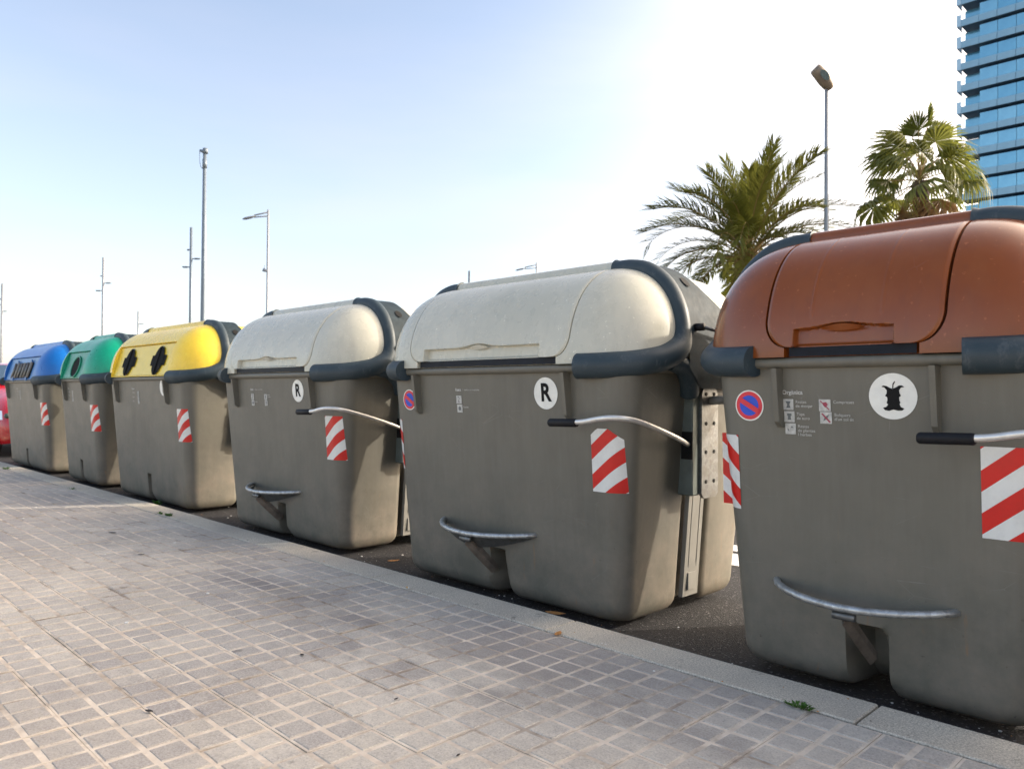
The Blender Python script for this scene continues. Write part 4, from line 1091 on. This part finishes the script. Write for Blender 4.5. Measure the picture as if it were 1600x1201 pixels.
# ------------------------------------------------------------------ red car behind the last container
def make_car(loc):
    c = empty('red_car', loc, 'bright red hatchback parked behind the blue-lidded container', 'car')
    # stations along length (local x: 0 front .. -4 rear), each a cross-section ring (half width, bottom z, belt z, top z)
    Wd = .86
    st = [(0.00, .62, .28, .62, .66), (-.06, .72, .22, .68, .76), (-.25, .80, .20, .74, .88), (-.7, .85, .19, .80, .96), (-1.05, Wd, .19, .84, 1.01), (-1.35, Wd, .19, .88, 1.10), (-1.95, Wd, .19, .90, 1.43), (-2.6, Wd, .19, .92, 1.50), (-3.3, Wd, .19, .94, 1.46), (-3.75, .84, .22, .96, 1.22), (-3.95, .80, .28, .92, 1.0), (-4.0, .70, .34, .80, .86)]
    rows = []
    for x, w, zb, zm, zt in st:
        cab = zt > 1.05; wt = w * (.74 if cab else .80)
        rows.append([(x, -w * .90, zb), (x, -w, zb + .12), (x, -w * 1.0, (zb + zm) / 2), (x, -w * .97, zm), (x, -wt - .02, zt - .06), (x, -wt * .85, zt), (x, 0, zt + .02), (x, wt * .85, zt), (x, wt + .02, zt - .06), (x, w * .97, zm), (x, w, (zb + zm) / 2), (x, w, zb + .12), (x, w * .90, zb)])
    g = Geo(); g.grid(rows); g.add(rows[0], [tuple(range(13))]); g.add(rows[-1], [tuple(range(13))])
    b_ = g.mk('body', 'carred', c); sharp(b_, 50)
    V = [(-1.33, -.60, 1.12), (-1.33, .60, 1.12), (-1.93, .57, 1.44), (-1.93, -.57, 1.44)]; V = [(x + .02, y, z + .02) for x, y, z in V]
    mk('windscreen', V, [(0, 1, 2, 3)], 'carglass', c, smooth=False)
    for s in (-1, 1):
        V = [(-1.5, s * .855, .95), (-3.2, s * .862, .98), (-3.1, s * .70, 1.40), (-2.05, s * .70, 1.39)]
        mk('side_window', V, [(0, 1, 2, 3)], 'carglass', c, smooth=False)
        g = Geo(); rows = []
        for j in range(5):
            t = j / 4; rows.append([(.045 - .03 * t - .30 * (k / 6) ** 1.6, s * (.46 + .385 * k / 6), .555 + .15 * t * (.6 + .4 * k / 6) + .03 * k / 6) for k in range(7)])
        g.grid(rows); hl = g.mk('headlight', 'chrome', c)
        g = Geo(); g.tube([(-.10, s * .70, .64), (.0, s * .70, .64)], .04, 14); g.mk('headlight_bulb', 'lampglass', hl)
        g = Geo(); g.tube([(-.04, s * .62, .40), (.03, s * .60, .40)], .05, 12); g.mk('fog_light', 'chrome', c)
        g = Geo(); g.box(-1.62, -1.45, min(s * .88, s * 1.02), max(s * .88, s * 1.02), .95, 1.07, bev=.02); g.mk('mirror', 'carred', c)
        for x in (-.80, -3.20):
            g = Geo(); g.tube([(x, s * .66, .30), (x, s * .875, .30)], .30, 28); wh = g.mk('wheel', 'cardark', c); sharp(wh)
            g = Geo(); g.tube([(x, s * .86, .30), (x, s * .882, .30)], .20, 20); g.mk('rim', 'alloy', wh, smooth=False)
    g = Geo(); g.box(-.02, .04, -.42, .42, .30, .42, bev=.01); g.mk('grille', 'cardark', c, smooth=False)
    g = Geo(); g.box(-.02, .045, -.60, .60, .20, .245, bev=.01); g.mk('lower_lip', 'carred', c, smooth=False)
    return c
make_car((-13.75, 3.62, ROAD))

# ------------------------------------------------------------------ weeds and litter
def weed(p, n, size, seed, label):
    rnd = random.Random(seed); g = Geo()
    for k in range(n):
        a = rnd.uniform(0, 2 * PI); r = rnd.uniform(0, size * .9); b_ = Vector((math.cos(a) * r * 1.5, math.sin(a) * r * .35, 0)); l_ = size * rnd.uniform(.4, 1.1)
        d = Vector((math.cos(a + rnd.uniform(-1, 1)) * .8, math.sin(a) * .6, rnd.uniform(.3, 1.0))).normalized(); wv = d.cross(Vector((0, 0, 1))).normalized() * l_ * rnd.uniform(.08, .2)
        mid = b_ + d * l_ * .55; g.add([b_, mid - wv, b_ + d * l_ + Vector((0, 0, -l_ * .2)), mid + wv], [(0, 1, 2, 3)])
    o = g.mk('weed', 'weed', smooth=False, recalc=False); o.location = p; return tag(o, label, 'weed', 'weeds in the kerb joint')
weed(on_z(1250, 1106), 75, .027, 1, 'small green weed in the kerb joint in front of the brown-lidded container')
weed(on_z(1236, 1100), 18, .012, 7, 'tiny weed sprig in the kerb joint, just left of the larger green one')
weed(on_z(246, 788, -.06), 40, .055, 2, 'leafy weed in the gutter at the foot of the yellow-lidded container')
weed(on_z(264, 806), 50, .036, 3, 'weed tuft in the kerb joint before the yellow-lidded container')
weed(on_z(250, 803), 30, .035, 4, 'low weed patch in the kerb joint, left of the tuft before the yellow-lidded container')
weed(on_z(112, 764), 18, .035, 5, 'small weed in the kerb joint before the green-lidded container')
weed(on_z(10, 733), 26, .05, 6, 'weed on the pavement edge before the blue-lidded container')
def leaf(p, size, rot, mat, label, name='dry_leaf', cat='leaf', tilt=.25):
    pts = [(-1, 0), (-.6, .42), (0, .55), (.6, .35), (1, 0), (.5, -.42), (-.1, -.5), (-.7, -.3)]
    V = [(x * size, y * size * .8, .25 * size * (x * x) * tilt + .003) for x, y in pts] + [(0, 0, .001)]
    n = len(pts); o = mk(name, V, [(n, k, (k + 1) % n) for k in range(n)], mat, smooth=False); o.location = p; o.rotation_euler = (0, 0, rot)
    md = o.modifiers.new('thick', 'SOLIDIFY'); md.thickness = .0008; return tag(o, label, cat)
leaf(on_z(868, 958, ROAD + .03), .05, .4, 'leafbrown', 'orange dry leaf in the gutter at the foot of the large pale-lidded container')
leaf(on_z(615, 876, ROAD), .04, 1.2, 'leafbrown', 'orange dry leaf on the asphalt between the two R containers')
leaf(on_z(872, 990), .03, 2.0, 'leafbrown', 'small tan leaf scrap in the kerb joint before the large pale-lidded container')
p = on_z(637, 919); g = Geo(); g.tube([(-.012, 0, .005), (.008, 0, .005)], .004, 8, m=0); g.tube([(.008, 0, .005), (.016, 0, .005)], .0038, 8, m=1)
o = g.mk('cigarette_butt', ['butt', 'scrap']); o.location = p; o.rotation_euler = (0, 0, -.2); tag(o, 'cigarette butt with orange filter in the kerb joint', 'cigarette butt')
rs = random.Random(9)
for (px, py, z, w_) in ((1022, 1014, 0, 'on the kerb top right of the large pale-lidded container'), (1022, 1048, 0, 'on a paving tile beside the kerb joint'), (780, 930, ROAD, 'in the gutter by the pedal notch'), (788, 931, ROAD, 'in the gutter by the pedal notch, right of its twin'),
                    (800, 935, ROAD, 'in the gutter under the large pale-lidded container'), (832, 973, 0, 'on the kerb before the large pale-lidded container'), (1060, 980, ROAD, 'on the dark asphalt left of the brown-lidded container'), (1394, 1098, ROAD, 'in the gutter by the brown container\'s notch'), (1563, 1142, ROAD, 'in the gutter at the right end of the brown container'),
                    (629, 867, ROAD, 'on the asphalt beside the orange leaf'), (565, 869, ROAD, 'on the asphalt close to the kerb'), (357, 792, ROAD, 'on the asphalt behind the yellow container\'s corner'), (361, 806, ROAD, 'on the asphalt beside the pale-lidded container\'s corner'), (356, 809, ROAD, 'on the asphalt right of the yellow container, lowest of its bits'),
                    (273, 848, 0, 'on the paving midway to the kerb'), (164, 866, 0, 'on the paving in the middle distance'), (36, 810, 0, 'on the paving at the left edge'), (56, 793, 0, 'on the paving by the sunlit strip'), (325, 927, 0, 'on the paving right of the dark stain'), (198, 973, 0, 'on the paving at lower left')):
    r_ = rs.uniform(.004, .0065) * (1.0 if px > 500 else 1.5); P_ = on_z(px, py, z); g = Geo()
    V = [(r_ * math.cos(a) * rs.uniform(.7, 1.1), r_ * math.sin(a) * rs.uniform(.7, 1.1), zz * r_) for zz in (0, .5) for a in [2 * PI * k / 6 for k in range(6)]]
    g.add(V, [tuple(range(6)), tuple(range(6, 12))] + [(k, (k + 1) % 6, 6 + (k + 1) % 6, 6 + k) for k in range(6)])
    o = g.mk('paper_scrap', 'scrap', smooth=False); o.location = P_; tag(o, 'tiny white scrap ' + w_, 'scrap', 'tiny white scraps of litter')
for (px, py, sz, w_) in ((472, 1023, .012, 'dark squashed leaf on the paving between grout lines, at centre left'), (233, 1111, .016, 'dark elongated fleck on a paving joint, lower left'), (619, 1092, .009, 'dark fleck on a joint in the lower middle'), (176, 832, .03, 'dark crumb cluster on the paving in the left middle distance'), (716, 1180, .008, 'small dark fleck on the paving near the bottom edge'), (221, 866, .02, 'dark crumb on the distant paving')):
    leaf(on_z(px, py, .001), sz, rs.uniform(0, 3), 'fleck', w_, 'dark_leaf_scrap', 'leaf scrap', .1)
for o in bpy.data.objects:
    if o.type == 'FONT': pass

# grit, crumbs and bits of dry matter gathered in the gutter and along the kerb
rg = random.Random(21); g = Geo()
for k in range(900):
    x = rg.uniform(-9.5, .3); y = 2.47 + abs(rg.gauss(0, .16)); r_ = rg.uniform(.0012, .0042)
    if rg.random() < .12: y = rg.uniform(2.27, 2.45); z = 0
    else: z = ROAD
    a0 = rg.uniform(0, 6.28); V = [(x + r_ * math.cos(a0 + q) * rg.uniform(.6, 1.5), y + r_ * math.sin(a0 + q) * rg.uniform(.6, 1.3), z + .0005) for q in (0, 1.6, 3.1, 4.7)] + [(x, y, z + r_ * .7)]
    g.add(V, [(0, 1, 4), (1, 2, 4), (2, 3, 4), (3, 0, 4)], rg.choice((0, 0, 1, 2)))
o = g.mk('gutter_grit', ['scrap', 'leafbrown', 'fleck'], smooth=False, kind='stuff')
o['label'] = 'grit and crumbs scattered in the gutter along the kerb'; o['category'] = 'grit'
